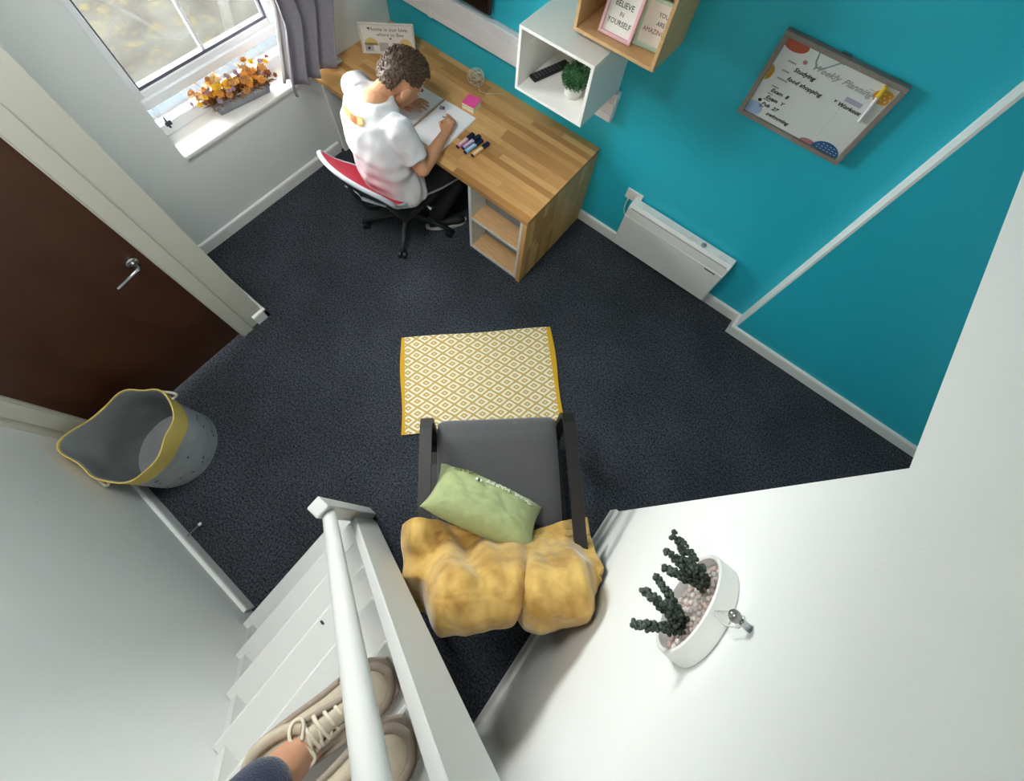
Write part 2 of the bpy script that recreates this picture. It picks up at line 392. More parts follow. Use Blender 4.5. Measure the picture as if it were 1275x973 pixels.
def make_desk():
    t = thing('desk', 'oak stave desk with waterfall side panel and open cubbies in the corner', 'desk', (1.5, -.36, 0))
    WB = mat('desk_core', 'b08450', .5, var=.12, vscale=4, stretch=(2, 14, 14))
    DX, DF, DT = 1.806, -.736, .72
    top = box('worktop', WB, t, .001, DX, DF, -.001, DT - .036, DT - .003, .0015, 1)
    unit = MB().box(-.5, .5, -.5, .5, -.5, .5).bevel(.012, 1)
    me = bpy.data.meshes.new('stave'); unit.bm.to_mesh(me); unit.bm.free()
    mt = stave_mat('oak_staves', 0, (1.2, 7, 7)); me.materials.append(mt)
    me2 = me.copy(); me2.materials.clear(); me2.materials.append(stave_mat('oak_staves_upright', 2, (7, 7, 1.2)))
    rows = 17; wv = (0 - DF) / rows; rnd = random.Random(3)
    def stave(p, me_, x0, x1, y0, y1, z0, z1):
        o = bpy.data.objects.new('stave', me_); COL.objects.link(o)
        o.location = ((x0 + x1) / 2, (y0 + y1) / 2, (z0 + z1) / 2); o.scale = (x1 - x0 - .0004, y1 - y0 - .0004, z1 - z0); setp(o, p)
    for r in range(rows):
        y0 = DF + r * wv; x = .002 - rnd.random() * .35
        while x < DX:
            l = .3 + rnd.random() * .35; x1 = min(x + l, DX)
            if DX - x1 < .08: x1 = DX
            if x1 > .02: stave(top, me, max(x, .002), x1, y0, y0 + wv, DT - .004, DT + rnd.uniform(-.0003, .0003))
            x = x1
    side = box('side_panel', WB, t, DX - .03, DX - .003, DF + .001, -.002, .001, DT - .036)
    for r in range(rows):
        y0 = DF + r * wv; z = .001
        while z < DT - .037:
            l = .28 + rnd.random() * .3; z1 = min(z + l, DT - .037)
            if DT - .037 - z1 < .08: z1 = DT - .037
            stave(side, me2, DX - .004, DX + rnd.uniform(-.0003, .0003), y0, y0 + wv, z, z1); z = z1
    for r, (z0, z1) in enumerate(((.002, .3), (.3, DT - .037))):   # front edge of the side panel
        stave(side, me2, DX - .032, DX - .001, DF - .002, DF + .006, z0, z1)
    # white cubby unit
    CW = mat('white_melamine', 'd9dad8', .5); BE = mat('beech_melamine', 'd3a878', .5, var=.1, vscale=5, stretch=(2, 12, 12))
    GR = mat('grey_back_panel', '8f9a9e', .6)
    cx0, cx1, cy0, cy1 = 1.352, 1.773, DF + .008, -.585
    box('cubby_side', CW, t, cx0, cx0 + .022, cy0, cy1, .001, .683); box('cubby_side', CW, t, cx1 - .02, cx1, cy0, cy1, .001, .683)
    for z in (.03, .365):
        sh = box('cubby_shelf', BE, t, cx0 + .022, cx1 - .02, cy0 + .004, cy1, z - .02, z)
        box('edge_strip', CW, sh, cx0 + .022, cx1 - .02, cy0, cy0 + .004, z - .02, z)
    box('plinth', CW, t, cx0 + .022, cx1 - .02, cy0 + .0, cy0 + .015, .001, .010)
    box('cubby_back', GR, t, cx0 + .022, cx1 - .02, cy1, cy1 + .01, .001, .683)
    box('end_support', mat('white_panel', 'e4e3df', .5), t, .02, .042, -.70, -.03, .001, .683, .001, 1)
    return t
make_desk()

# ------------------------------------------------------------------ wall trunking and television
TRK = mat('white_trunking_plastic', 'e6e2e4', .35)
t = thing('cable_trunking', 'white plastic cable trunking running along the teal wall above desk', 'trunking', (.9, 0, .98))
box('trunk_body', TRK, t, .002, 1.832, -.046, -.001, .975, 1.165, .004)
for z0, z1 in ((.98, 1.03), (1.036, 1.104), (1.11, 1.16)): box('trunk_lid', TRK, t, .004, 1.828, -.05, -.044, z0, z1, .002)
box('joint_cover', TRK, t, .44, .47, -.052, -.002, .974, 1.166, .002)
t = thing('television', 'black flat television on the teal wall above the trunking', 'television', (.5, -.03, 1.2))
MB().box(-.0 + .02, .955, -.06, -.03, 1.205, 1.74).bevel(.02, 4, 60).build('casing', mat('black_plastic', '0c0f16', .35), t, True, 30)
box('screen', mat('dark_screen', '0b0908', .12), t, .035, .94, -.0615, -.055, 1.222, 1.725)
box('wall_bracket', mat('dark_metal', '3b3f48', .4, .6), t, .3, .65, -.03, -.001, 1.35, 1.6)

# ------------------------------------------------------------------ cube shelves
def cube_shelf(name, label, m, inner, x0, x1, z0, z1, y, th=.017):
    t = thing(name, label, 'shelf', ((x0 + x1) / 2, y / 2, z0))
    for nm, a in (('bottom_panel', (x0, x1, y, -.001, z0, z0 + th)), ('top_panel', (x0, x1, y, -.001, z1 - th, z1)),
                  ('side_panel', (x0, x0 + th, y, -.001, z0 + th, z1 - th)), ('side_panel', (x1 - th, x1, y, -.001, z0 + th, z1 - th))):
        box(nm, m, t, *a, .0012, 1)
    box('back_panel', inner, t, x0 + th, x1 - th, -.012, -.001, z0 + th, z1 - th)
    return t
SHW = mat('white_shelf_laminate', 'e9e7e3', .4); SHO = mat('oak_shelf_veneer', 'cda777', .5, var=.08, vscale=4, stretch=(3, 3, 18))
SB = 1.167; cube_shelf('cube_shelf', 'white wall cube shelf holding a remote and a small plant', SHW, SHW, 1.385, 1.81, SB, 1.525, -.37)
OB = 1.556; cube_shelf('cube_shelf', 'oak wall cube shelf holding two small framed quotes', SHO, SHO, 1.612, 2.035, OB, 1.93, -.27)
# remote control
t = thing('remote_control', 'black remote control lying in the white cube shelf', 'remote', (1.47, -.2, SB + .017))
M0 = basis((1.465, -.165, SB + .0275), (.30, .95, 0), (-.95, .30, 0))
b = MB(); b.obox((0, 0, 0), (.24, .052, .02)); b.bevel(.005, 2); bmesh.ops.transform(b.bm, matrix=M0, verts=b.bm.verts[:]); b.build('remote_body', mat('remote_black', '101113', .4), t)
GB = mat('remote_button', '55585c', .5)
for i in range(8):
    for j in range(3):
        b = MB(); b.lathe([(.005, 0), (.005, .003), (.0035, .0038)], (-.10 + i * .022, -.015 + j * .015, .0095), 8); bmesh.ops.transform(b.bm, matrix=M0, verts=b.bm.verts[:]); b.build('button', GB, t)
# small potted plant
def ball_plant():
    c = Vector((1.655, -.225, SB + .0172))
    t = thing('potted_plant', 'round green artificial plant in a pale grey pot in the white cube', 'plant', c)
    MB().lathe([(.038, 0), (.044, .01), (.049, .075), (.045, .075), (.043, .06), (.001, .06)], c, 28).build('pot', mat('pale_cement_pot', 'c9c7c2', .8, var=.08, vscale=30), t, True, 40)
    rnd = random.Random(5); LM = mat('plant_leaf', '3f7a45', .55, col2='1f4a28', vscale=60)
    b = MB(); cc = c + Vector((0, 0, .115)); R = .062
    for i in range(1500):
        a = rnd.uniform(0, 2 * PI); z = rnd.uniform(-.75, 1); r = math.sqrt(1 - z * z)
        d = Vector((r * math.cos(a), r * math.sin(a), z)); p = cc + d * R * rnd.uniform(.75, 1.1)
        u = d.orthogonal().normalized(); u.rotate(Matrix.Rotation(rnd.uniform(0, 6.3), 3, d)); v = d.cross(u); d2 = (d + u * rnd.uniform(-.8, .8) + v * rnd.uniform(-.8, .8)).normalized()
        s = rnd.uniform(.008, .013)
        vs = [b.bm.verts.new(q) for q in (p, p + d2 * s * .6 + v * s * .3, p + d2 * s * 1.3, p + d2 * s * .6 - v * s * .3 + u * s * .1)]
        b.bm.faces.new(vs)
    o = b.build('foliage', LM, t); o['kind'] = 'stuff'
    MB().ball(cc, R * .78, 2).build('leaf_core', mat('leaf_core', '2a5a33', .8), t)
ball_plant()
# framed quotes
BLK = mat('print_black', '1d1c1c', .7); PAPER = mat('print_paper', 'e9e4dc', .7); RED = mat('print_red', '8e3a4a', .7)
def picture(name, label, fcol, base, xdir, w_, h_, lean, lines, fw=.012, paper=PAPER, th=.016):
    t = thing(name, label, 'picture frame', base)
    xd = Vector(xdir).normalized(); n = Vector((xd.y, -xd.x, 0))      # n points to the viewer side
    up = (Vector((0, 0, 1)) * math.cos(lean) - n * math.sin(lean)); M = basis(base, xd, up); M = M @ Matrix.Translation((0, 0, 0))
    fm = mat('frame_' + fcol, fcol, .45)
    def fb(nm, m, x0, x1, y0, y1, z0, z1, bev=.002):
        b = MB().box(x0, x1, y0, y1, z0, z1)
        if bev: b.bevel(bev, 1)
        bmesh.ops.transform(b.bm, matrix=M, verts=b.bm.verts[:]); return b.build(nm, m, t)
    fb('frame_rail', fm, -w_ / 2, w_ / 2, 0, fw, -th, 0); fb('frame_rail', fm, -w_ / 2, w_ / 2, h_ - fw, h_, -th, 0)
    fb('frame_stile', fm, -w_ / 2, -w_ / 2 + fw, fw, h_ - fw, -th, 0); fb('frame_stile', fm, w_ / 2 - fw, w_ / 2, fw, h_ - fw, -th, 0)
    pr = fb('print', paper, -w_ / 2 + fw, w_ / 2 - fw, fw, h_ - fw, -th + .002, -th * .55, 0)
    zt = -th * .55 + .0004
    for s_, sz, x, y, m in lines: text(s_, sz, m, M @ Matrix.Translation((x, y, zt)), pr, sx=.78 if w_ < .2 else 1)
    return t, M, pr, zt, fb
picture('picture_frame', 'pink framed quote standing in the oak cube shelf', 'e6b6be', (1.795, -.225, OB + .0212), (1, .02, 0), .165, .215, .22,
        [('BELIEVE', .034, 0, .135, BLK), ('IN', .026, 0, .098, RED), ('YOURSELF', .032, 0, .062, BLK)], .015)
picture('picture_frame', 'mint framed quote standing in the oak cube shelf', 'b9d3c0', (1.945, -.185, OB + .0202), (1, .12, 0), .145, .205, .16,
        [('YOU', .026, .02, .145, BLK), ('ARE', .026, .02, .11, BLK), ('AMAZING', .028, 0, .075, RED)], .015)

# plaque on the desk corner
G1 = mat('print_grey', '55504c', .8); G2 = mat('print_yellow', 'd8bd7a', .8); G3 = mat('print_light_grey', 'b4b0aa', .8)
tt, MM, pr, zt, fb = picture('picture_frame', 'white framed bee print leaning in the corner of the desk', 'd9d5ce', (.256, -.262, .7227), (.278, .223, 0), .355, .205, .12,
        [('Home is our hive', .036, .01, .162, G1), ('where to Bee', .032, .02, .128, G1)], .011)
def blob(m, cx, cy, rx, ry, nm='print_shape', n=18, a0=0, a1=2 * PI, M_=None, z=None, par=None):
    M_ = M_ or MM; z = zt if z is None else z; par = par or pr
    pts = [(cx + rx * math.cos(a0 + (a1 - a0) * k / n), cy + ry * math.sin(a0 + (a1 - a0) * k / n), z) for k in range(n if a1 - a0 > 6 else n + 1)]
    b = MB(); b.prism(pts, (0, 0, .0004)); bmesh.ops.transform(b.bm, matrix=M_, verts=b.bm.verts[:]); return b.build(nm, m, par)
def rect(m, x0, x1, y0, y1, M_=None, z=None, par=None, nm='print_shape', ang=0):
    M_ = M_ or MM; z = zt if z is None else z; par = par or pr
    b = MB(); b.box(x0, x1, y0, y1, z, z + .0004); bmesh.ops.transform(b.bm, matrix=M_, verts=b.bm.verts[:]); return b.build(nm, m, par)
blob(G2, -.11, .055, .045, .05, a0=0, a1=PI); blob(G2, .115, .055, .045, .05); rect(G3, -.155, -.07, .014, .07); rect(PAPER, -.10, -.06, .016, .055, z=zt + .0005)
rect(G3, -.06, .0, .014, .075); blob(BLK, -.13, .035, .007, .009, z=zt + .0005); blob(BLK, -.115, .168, .009, .005); blob(BLK, .02, .104, .008, .005); rect(mat('print_mauve', '8b8092', .8), .03, .075, .062, .075)

# ------------------------------------------------------------------ weekly planner board
def planner():
    x0, x1, z0, z1 = 2.405, 2.892, 1.404, 1.809
    t = thing('whiteboard', 'grey framed weekly planner whiteboard hung on the teal wall', 'whiteboard', ((x0 + x1) / 2, -.012, z0))
    fm = mat('grey_oak_frame', '8a8079', .6, var=.1, vscale=10); f = .022
    for a in ((x0, x1, z0, z0 + f), (x0, x1, z1 - f, z1)): box('frame_rail', fm, t, a[0], a[1], -.03, -.001, a[2], a[3], .002, 1)
    for a in ((x0, x0 + f), (x1 - f, x1)): box('frame_stile', fm, t, a[0], a[1], -.03, -.001, z0 + f, z1 - f, .002, 1)
    bd = box('board', mat('board_white', 'dcdedd', .3), t, x0 + f, x1 - f, -.018, -.006, z0 + f, z1 - f)
    M_ = basis((x0 + f, -.0182, z0 + f), (1, 0, 0), (0, 0, 1)); W_, H_ = x1 - x0 - 2 * f, z1 - z0 - 2 * f
    O = dict(M_=M_, z=0, par=bd)
    g = mat('planner_grey', '9a9c9d', .7); tl = mat('planner_teal_line', '7f9aa0', .7); rust = mat('planner_rust', 'b8563c', .7)
    must = mat('planner_mustard', 'b9902f', .7); sky = mat('planner_blue', '9db7d6', .7); navy = mat('planner_navy', '1f5a8c', .7); rose = mat('planner_rose', 'b0787a', .7); orng = mat('planner_orange', 'd79a35', .7); lil = mat('planner_lilac', 'a9a3b8', .7)
    def bl(m, cx, cy, rx, ry, a0=0, a1=2 * PI): blob(m, cx, cy, rx, ry, a0=a0, a1=a1, n=16, **O)
    def T(s_, sz, x, y, m=BLK, sh=.25, al='LEFT'): text(s_, sz, m, M_ @ Matrix.Translation((x, y, .0005)), bd, align=al, shear=sh, bold=.0006)
    H = H_
    blob(rust, .040, H - .016, .052, .030, n=20, **O); bl(rose, .105, H - .062, .009, .009)
    bl(must, .001, H - .16, .022, .035, -PI / 2, PI / 2); bl(sky, .03, .030, .038, .034); bl(BLK, .035, .075, .008, .008)
    bl(rose, .31, 0, .04, .022, 0, PI); blob(navy, .385, .0005, .06, .05, a0=0, a1=PI, n=16, M_=M_, z=.0005, par=bd); bl(orng, W_ - .026, H - .05, .038, .03)
    for i in range(6):
        for j in range(3):
            if (i * .017 - .05) ** 2 / .0036 + (j * .013) ** 2 / .0022 < .8: rect(PAPER, .345 + i * .016, .352 + i * .016, .008 + j * .013, .010 + j * .013, M_=M_, z=.001, par=bd)
    for i in range(4):
        for j in range(3): bl(PAPER, W_ - .048 + i * .018 + (j % 2) * .008, H - .062 + j * .013, .003, .003) if False else blob(mat('planner_cream', 'efdfae', .7), W_ - .048 + i * .018 + (j % 2) * .008, H - .062 + j * .013, .0035, .0025, M_=M_, z=.0006, par=bd, n=8)
    b = MB(); b.tube([(.13 + .10 * s, H - .005 - .055 * math.sin(PI * min(1, s * 1.15) ** .6), .0003) for s in [k / 14 for k in range(15)]], .003, 6, .3); bmesh.ops.transform(b.bm, matrix=M_, verts=b.bm.verts[:]); b.build('print_shape', tl, bd)
    T('Weekly', .036, .135, H - .062, g, .45); T('Planning', .036, .262, H - .062, g, .45)
    for k, (y, l) in enumerate(((.275, .035), (.232, .03), (.195, .045), (.155, .03), (.118, .022), (.085, .03), (.05, .02))): rect(g, .045, .045 + l, H - .362 + y, H - .362 + y + .006, **O)
    K = H - .362
    T('Studying', .026, .085, K + .258); T('food shopping', .026, .082, K + .213); T('Exam  8', .024, .052, K + .14); T('Exam  Y', .024, .05, K + .103); T('Pub  27', .024, .05, K + .068); T('swimming', .026, .09, K + .035)
    rect(lil, .312, .378, K + .236, K + .256, **O); T('v', .022, .282, K + .222, BLK); T('Workout', .024, .300, K + .216, BLK)
    for k in range(9): rect(g, .318, .322, K + .195 - k * .018, K + .197 - k * .018, **O)
    bl(g, .31, .05, .02, .014) if False else None
    for y in (.318, .308): rect(g, .36, .405, K + y, K + y + .0015, **O)
    box('hanging_loop', CHROME, t, 2.62, 2.66, -.012, -.002, z1, z1 + .008)
    p = thing('marker_pen', 'white marker with yellow cap clipped on the planner board', 'pen', (2.83, -.025, 1.62))
    b = MB(); b.tube([(2.835, -.026, 1.62), (2.826, -.026, 1.735)], .0065, 12); b.build('barrel', mat('pen_white', 'ececf0', .35), p, True, 40)
    MB().tube([(2.826, -.026, 1.735), (2.823, -.026, 1.782)], [.0085, .008], 12).build('cap', mat('pen_yellow', 'e2bf2d', .4), p, True, 40)
planner()

# ------------------------------------------------------------------ heater and fused spur
def heater():
    x0, x1, z0, z1 = 2.142, 2.862, .102, .525
    t = thing('panel_heater', 'white electric panel heater mounted low on the teal wall', 'heater', ((x0 + x1) / 2, -.05, z0))
    HW = mat('heater_white', 'e3e2df', .35)
    prof = [(-.012, z0), (-.088, z0), (-.092, z0 + .004), (-.092, z1 - .09), (-.086, z1 - .025), (-.066, z1), (-.03, z1 + .008), (-.012, z1 + .008)]
    b = MB(); b.rings([[(x, y, z) for y, z in prof] for x in (x0, x1)]); b.bevel(.003, 1, 50).build('casing', HW, t)
    box('front_lip', HW, t, x0 + .004, x1 - .004, -.095, -.09, z0 + .004, z1 - .095, .002, 1)
    box('grille_slot', mat('heater_grey', 'a9a8a4', .5), t, x0 + .02, x1 - .02, -.0855, -.079, z1 - .03, z1 - .018)
    for i in range(34):
        if 2.24 + i * .016 > 2.64 and 2.24 + i * .016 < 2.72: continue
        box('grille_bar', HW, t, 2.22 + i * .018, 2.226 + i * .018, -.062, -.034, z1 + .003, z1 + .0095)
    MB().lathe([(.016, 0), (.016, .008), (.012, .011)], (2.655, -.047, z1 + .004), 18).build('thermostat_knob', mat('knob_grey', '8e8f90', .4), t, True, 40)
    rect(mat('heater_badge', '4d4d50', .5), .60, .672, .305, .316, M_=basis((x0, -.0955, z0), (1, 0, 0), (0, 0, 1)), z=0, par=t, nm='badge')
    for x in (2.3, 2.7): box('wall_bracket', mat('dark_metal', '3b3f48', .4, .6), t, x - .02, x + .02, -.013, -.001, .2, .45)
    s = thing('fused_socket', 'white fused spur socket on the teal wall above the heater', 'socket', (2.128, 0, .48))
    box('plate', GLOSSW, s, 2.072, 2.184, -.012, -.0005, .482, .568, .003)
    MB().box(2.145, 2.163, -.017, -.012, .51, .535).bevel(.002, 1).build('switch', GLOSSW, s)
    box('indicator', mat('indicator_grey', '6b6460', .4), s, 2.166, 2.17, -.0135, -.012, .505, .515)
    MB().tube([(2.10, -.012, .484), (2.10, -.022, .46), (2.105, -.03, .40), (2.12, -.03, .36), (2.148, -.03, .34)], .0035, 8).build('flex', mat('flex_white', 'dddddb', .5), s, True)
heater()

# ------------------------------------------------------------------ rug
def rug_mat():
    m = bpy.data.materials.new('diamond_rug'); m.use_nodes = True; nt = m.node_tree; b = nt.nodes['Principled BSDF']; L = nt.links.new
    b.inputs['Roughness'].default_value = .95; b.inputs['Specular IOR Level'].default_value = .1
    tc = nt.nodes.new('ShaderNodeTexCoord'); sp = nt.nodes.new('ShaderNodeSeparateXYZ')
    ns = nt.nodes.new('ShaderNodeTexNoise'); ns.inputs['Scale'].default_value = 25
    mpn = nt.nodes.new('ShaderNodeMix'); mpn.data_type = 'RGBA'; mpn.blend_type = 'ADD'; mpn.inputs[0].default_value = .006
    L(tc.outputs['Object'], ns.inputs['Vector']); L(tc.outputs['Object'], mpn.inputs[6]); L(ns.outputs['Color'], mpn.inputs[7]); L(mpn.outputs[2], sp.inputs[0])
    def M(op, a, bb=None, c=None):
        n = nt.nodes.new('ShaderNodeMath'); n.operation = op
        for i, v in enumerate((a, bb, c)):
            if v is None: continue
            if isinstance(v, (int, float)): n.inputs[i].default_value = v
            else: L(v, n.inputs[i])
        return n.outputs[0]
    px, py = .112, .0745
    u = M('ABSOLUTE', M('SUBTRACT', M('FRACT', M('DIVIDE', sp.outputs[0], px)), .5))
    v = M('ABSOLUTE', M('SUBTRACT', M('FRACT', M('DIVIDE', sp.outputs[1], py)), .5))
    t = M('ADD', u, v); t = M('MINIMUM', t, M('SUBTRACT', 1.0, t))
    r = nt.nodes.new('ShaderNodeValToRGB'); r.color_ramp.interpolation = 'CONSTANT'; e = r.color_ramp.elements
    W_, Tn = lin('f3ead2'), lin('c9a964')
    e[0].position = 0; e[0].color = W_; e[1].position = .07; e[1].color = Tn
    for p, c in ((.215, W_), (.405, Tn)):
        x = e.new(p); x.color = c
    L(t, r.inputs[0])
    bd = M('GREATER_THAN', M('ABSOLUTE', sp.outputs[0]), .466)
    mx = nt.nodes.new('ShaderNodeMix'); mx.data_type = 'RGBA'; L(bd, mx.inputs[0]); L(r.outputs[0], mx.inputs[6]); mx.inputs[7].default_value = lin('d6a734')
    n = nt.nodes.new('ShaderNodeTexNoise'); n.inputs['Scale'].default_value = 350; L(tc.outputs['Object'], n.inputs['Vector'])
    bp = nt.nodes.new('ShaderNodeBump'); bp.inputs['Strength'].default_value = .5; bp.inputs['Distance'].default_value = .003; L(n.outputs['Fac'], bp.inputs['Height']); L(bp.outputs[0], b.inputs['Normal'])
    L(mx.outputs[2], b.inputs['Base Color'])
    return m
def make_rug():
    lx, ly = .493, .31
    def f(u, v):
        x = -lx + 2 * lx * u; y = -ly + 2 * ly * v
        z = .009 + .0015 * noise.noise((x * 6, y * 6, 1))
        return Vector((x + .006 * math.sin(v * 7 + u * 3), y + .003 * math.sin(u * 9), z))
    b = MB(); b.grid(f, 48, 32); geo = b.bm.faces[:]
    r = bmesh.ops.extrude_face_region(b.bm, geom=geo); 
    for v in [q for q in r['geom'] if isinstance(q, bmesh.types.BMVert)]: v.co.z = .0012
    o = b.build('rug', rug_mat())
    o.location = (2.0425, -1.432, 0); o.rotation_euler = (0, 0, math.atan2(.68, .694))
    tag(o, 'mustard and cream diamond patterned flatweave rug on the carpet', 'rug')
make_rug()

# ------------------------------------------------------------------ armchair (local frame: u right, v backwards)
CO = Vector((2.345, -1.655, 0)); CV = Vector((.664, -.748, 0)).normalized(); CU = Vector((-CV.y, CV.x, 0))
def A(u, v, z): return CO + CU * u + CV * v + Vector((0, 0, z))
def make_armchair():
    t = thing('armchair', 'dark wooden framed armchair with charcoal cushion standing on the carpet', 'armchair', A(0, .45, 0))
    DW = mat('dark_stained_wood', '130b09', .5, var=.2, vscale=6); GY = mat('charcoal_seat_fabric', '565457', .9, var=.12, vscale=220, bump=.25, bscale=500, sheen=.3)
    def plank(name, pts, w_, th, s):  # ribbon of bent wood across u
        rs = []
        for i, (v, z) in enumerate(pts):
            a = Vector(pts[max(0, i - 1)]); c = Vector(pts[min(len(pts) - 1, i + 1)]); d = (c - a).normalized(); n = Vector((-d.y, d.x))
            rs.append([A(s - w_ / 2, v + n.x * th, z + n.y * th), A(s + w_ / 2, v + n.x * th, z + n.y * th), A(s + w_ / 2, v - n.x * th, z - n.y * th), A(s - w_ / 2, v - n.x * th, z - n.y * th)])
        return MB().rings(rs).build(name, DW, t)
    for s in (-1, 1):
        u = s * .352
        # armrest that bends down at the front into the leg and back along the floor
        arc = [(.60, .535), (.40, .555), (.15, .565), (.04, .562), (.0, .545), (-.012, .50), (.0, .30), (.02, .12)]
        plank('armrest', [(.66, .525)] + arc[:5], .058, .013, u)
        plank('front_leg', arc[3:] + [(.035, .06), (.07, .028), (.14, .016), (.3, .016), (.62, .016), (.80, .016)], .058, .013, u)
        plank('rear_leg', [(.80, .016), (.86, .03), (.83, .1), (.74, .3), (.62, .525)], .045, .013, u)
        plank('side_rail', [(.03, .33), (.3, .27), (.5, .24), (.58, .27), (.64, .4), (.68, .58), (.716, .73), (.725, .77)], .03, .012, s * .29)
    for v, z in ((.05, .32), (.47, .235), (.715, .73)): MB().obox(A(0, v, z), (.58, .05, .02), Matrix((CU, CV, Vector((0, 0, 1)))).transposed()).build('cross_rail', DW, t)
    # cushions: rounded slabs following the frame
    def slab(name, path, hw, th, n=26):
        P = [Vector(p) for p in path]
        L_ = [0]
        for i in range(1, len(P)): L_.append(L_[-1] + (P[i] - P[i - 1]).length)
        def at(s):
            s *= L_[-1]
            for i in range(1, len(P)):
                if s <= L_[i] + 1e-9:
                    k = (s - L_[i - 1]) / (L_[i] - L_[i - 1]); return P[i - 1].lerp(P[i], k), (P[i] - P[i - 1]).normalized()
            return P[-1], (P[-1] - P[-2]).normalized()
        rs = []
        for i in range(n + 1):
            s = i / n; p, d = at(s); p0, d0 = at(max(0, s - .06)); p1, d1 = at(min(1, s + .06)); d = (d0 + d1).normalized(); nn = Vector((-d.y, d.x))
            e = min(s, 1 - s) * L_[-1]; rnd_ = min(1, e / .035); k = math.sqrt(max(0.02, 1 - (1 - rnd_) ** 2))
            w2 = hw - (1 - k) * .03
            ring = []
            for j in range(28):
                a = 2 * PI * j / 28; ca, sa = math.cos(a), math.sin(a)
                x = math.copysign(abs(ca) ** .35, ca) * w2; y = math.copysign(abs(sa) ** .5, sa) * th * k
                y *= (1 + .1 * (1 - (x / hw) ** 2))
                ring.append(A(x, p.x + nn.x * y, p.y + nn.y * y))
            rs.append(ring)
        return MB().rings(rs).build(name, GY, t, True)
    slab('seat_cushion', [(-.03, .375), (.08, .385), (.3, .345), (.52, .305)], .312, .048)
    slab('back_cushion', [(.545, .335), (.59, .44), (.635, .62), (.675, .75), (.688, .79)], .28, .03)
    MB().obox(A(-.385, .47, .50), (.012, .03, .03), Matrix.Rotation(.4, 3, 'X')).build('care_tag', mat('tag_white', 'e6e3dc', .8), t)
    return t
make_armchair()

# ------------------------------------------------------------------ yellow throw over the chair back
def make_throw():
    Y = mat('mustard_velvet', 'd2ac60', .8, sheen=.3, col2='a97f37', vscale=10, bump=.15, bscale=120)
    path = [(.545, .43), (.575, .455), (.60, .51), (.622, .59), (.645, .69), (.668, .785), (.688, .855), (.708, .89), (.738, .895), (.765, .86), (.782, .79), (.792, .69), (.797, .59)]
    n = len(path)
    def at(s):
        x = s * (n - 1); i = min(int(x), n - 2); k = x - i
        a = Vector(path[i]); b = Vector(path[i + 1]); return a.lerp(b, k), (b - a).normalized()
    sm = lambda a, b, x: (lambda q: q * q * (3 - 2 * q))(max(0, min(1, (x - a) / (b - a))))
    def f(a, s):
        u = -.44 + .86 * a
        p, d = at(s); nn = Vector((-d.y, d.x))
        left = sm(-.24, -.36, u); right = sm(.27, .38, u)
        off = .050 + .014 * noise.noise((u * 3.5, s * 2.5, 4)) + .010 * noise.noise((u * 9, s * 5, 9))
        # crease fan running down from the cushion at the left
        fan = math.sin((u + .18 - .22 * s) * 38 + 2.2 * noise.noise((u * 3, s * 3, 1)))
        off += .020 * fan * sm(-.44, -.30, u) * sm(.02, -.12, u) * sm(1, .35, s)
        # one deep pleat in the middle of the back, two lobes either side
        pl = math.exp(-((u - .06 - .03 * math.sin(s * 5)) / .018) ** 2); off -= .035 * pl * sm(.25, .6, s)
        off += .018 * math.exp(-((u - .11) / .04) ** 2) * sm(.25, .6, s)
        off += .010 * math.sin(u * 17 + s * 6) * sm(.05, .3, s) + .016 * (.3 - abs(noise.noise((u * 7 + s * 2, s * 4 - u * 3, 12)))) + .008 * (.3 - abs(noise.noise((u * 16 - s * 3, s * 9, 5))))
        v, z = p.x + nn.x * off, p.y + nn.y * off
        # over the left armrest, then down outside it
        if left > 0:
            za = .60 + .015 * math.sin(s * 14) + .05 * s - 1.6 * max(0, -u - .385)
            z = z * (1 - left) + (za if s < .55 else za - .55 * (s - .55)) * left
            v = v * (1 - left) + (.50 + .32 * s + .02 * math.sin(u * 20)) * left
        # right edge rolls over at the wall
        if right > 0: z = z - right * (.10 + .25 * s) + .06 * right * math.exp(-((s - .22) / .14) ** 2); v += .02 * right
        if s < .2: v += (.2 - s) / .2 * (.035 * math.sin(u * 9 + 1) - .02)
        # uneven hem behind
        z -= .05 * max(0, s - .8) * math.sin(u * 8)
        q = A(u + .008 * math.sin(s * 8 + u * 5), v, max(z, .06))
        q.x = min(q.x, XW - .022); 
        return q
    b = MB(); b.grid(f, 130, 100)
    o = b.build('throw_blanket', Y, None, True)
    sd = o.modifiers.new('th', 'SOLIDIFY'); sd.thickness = .009; sd.offset = 1
    tag(o, 'mustard yellow velvet throw draped over the armchair back', 'blanket')
make_throw()

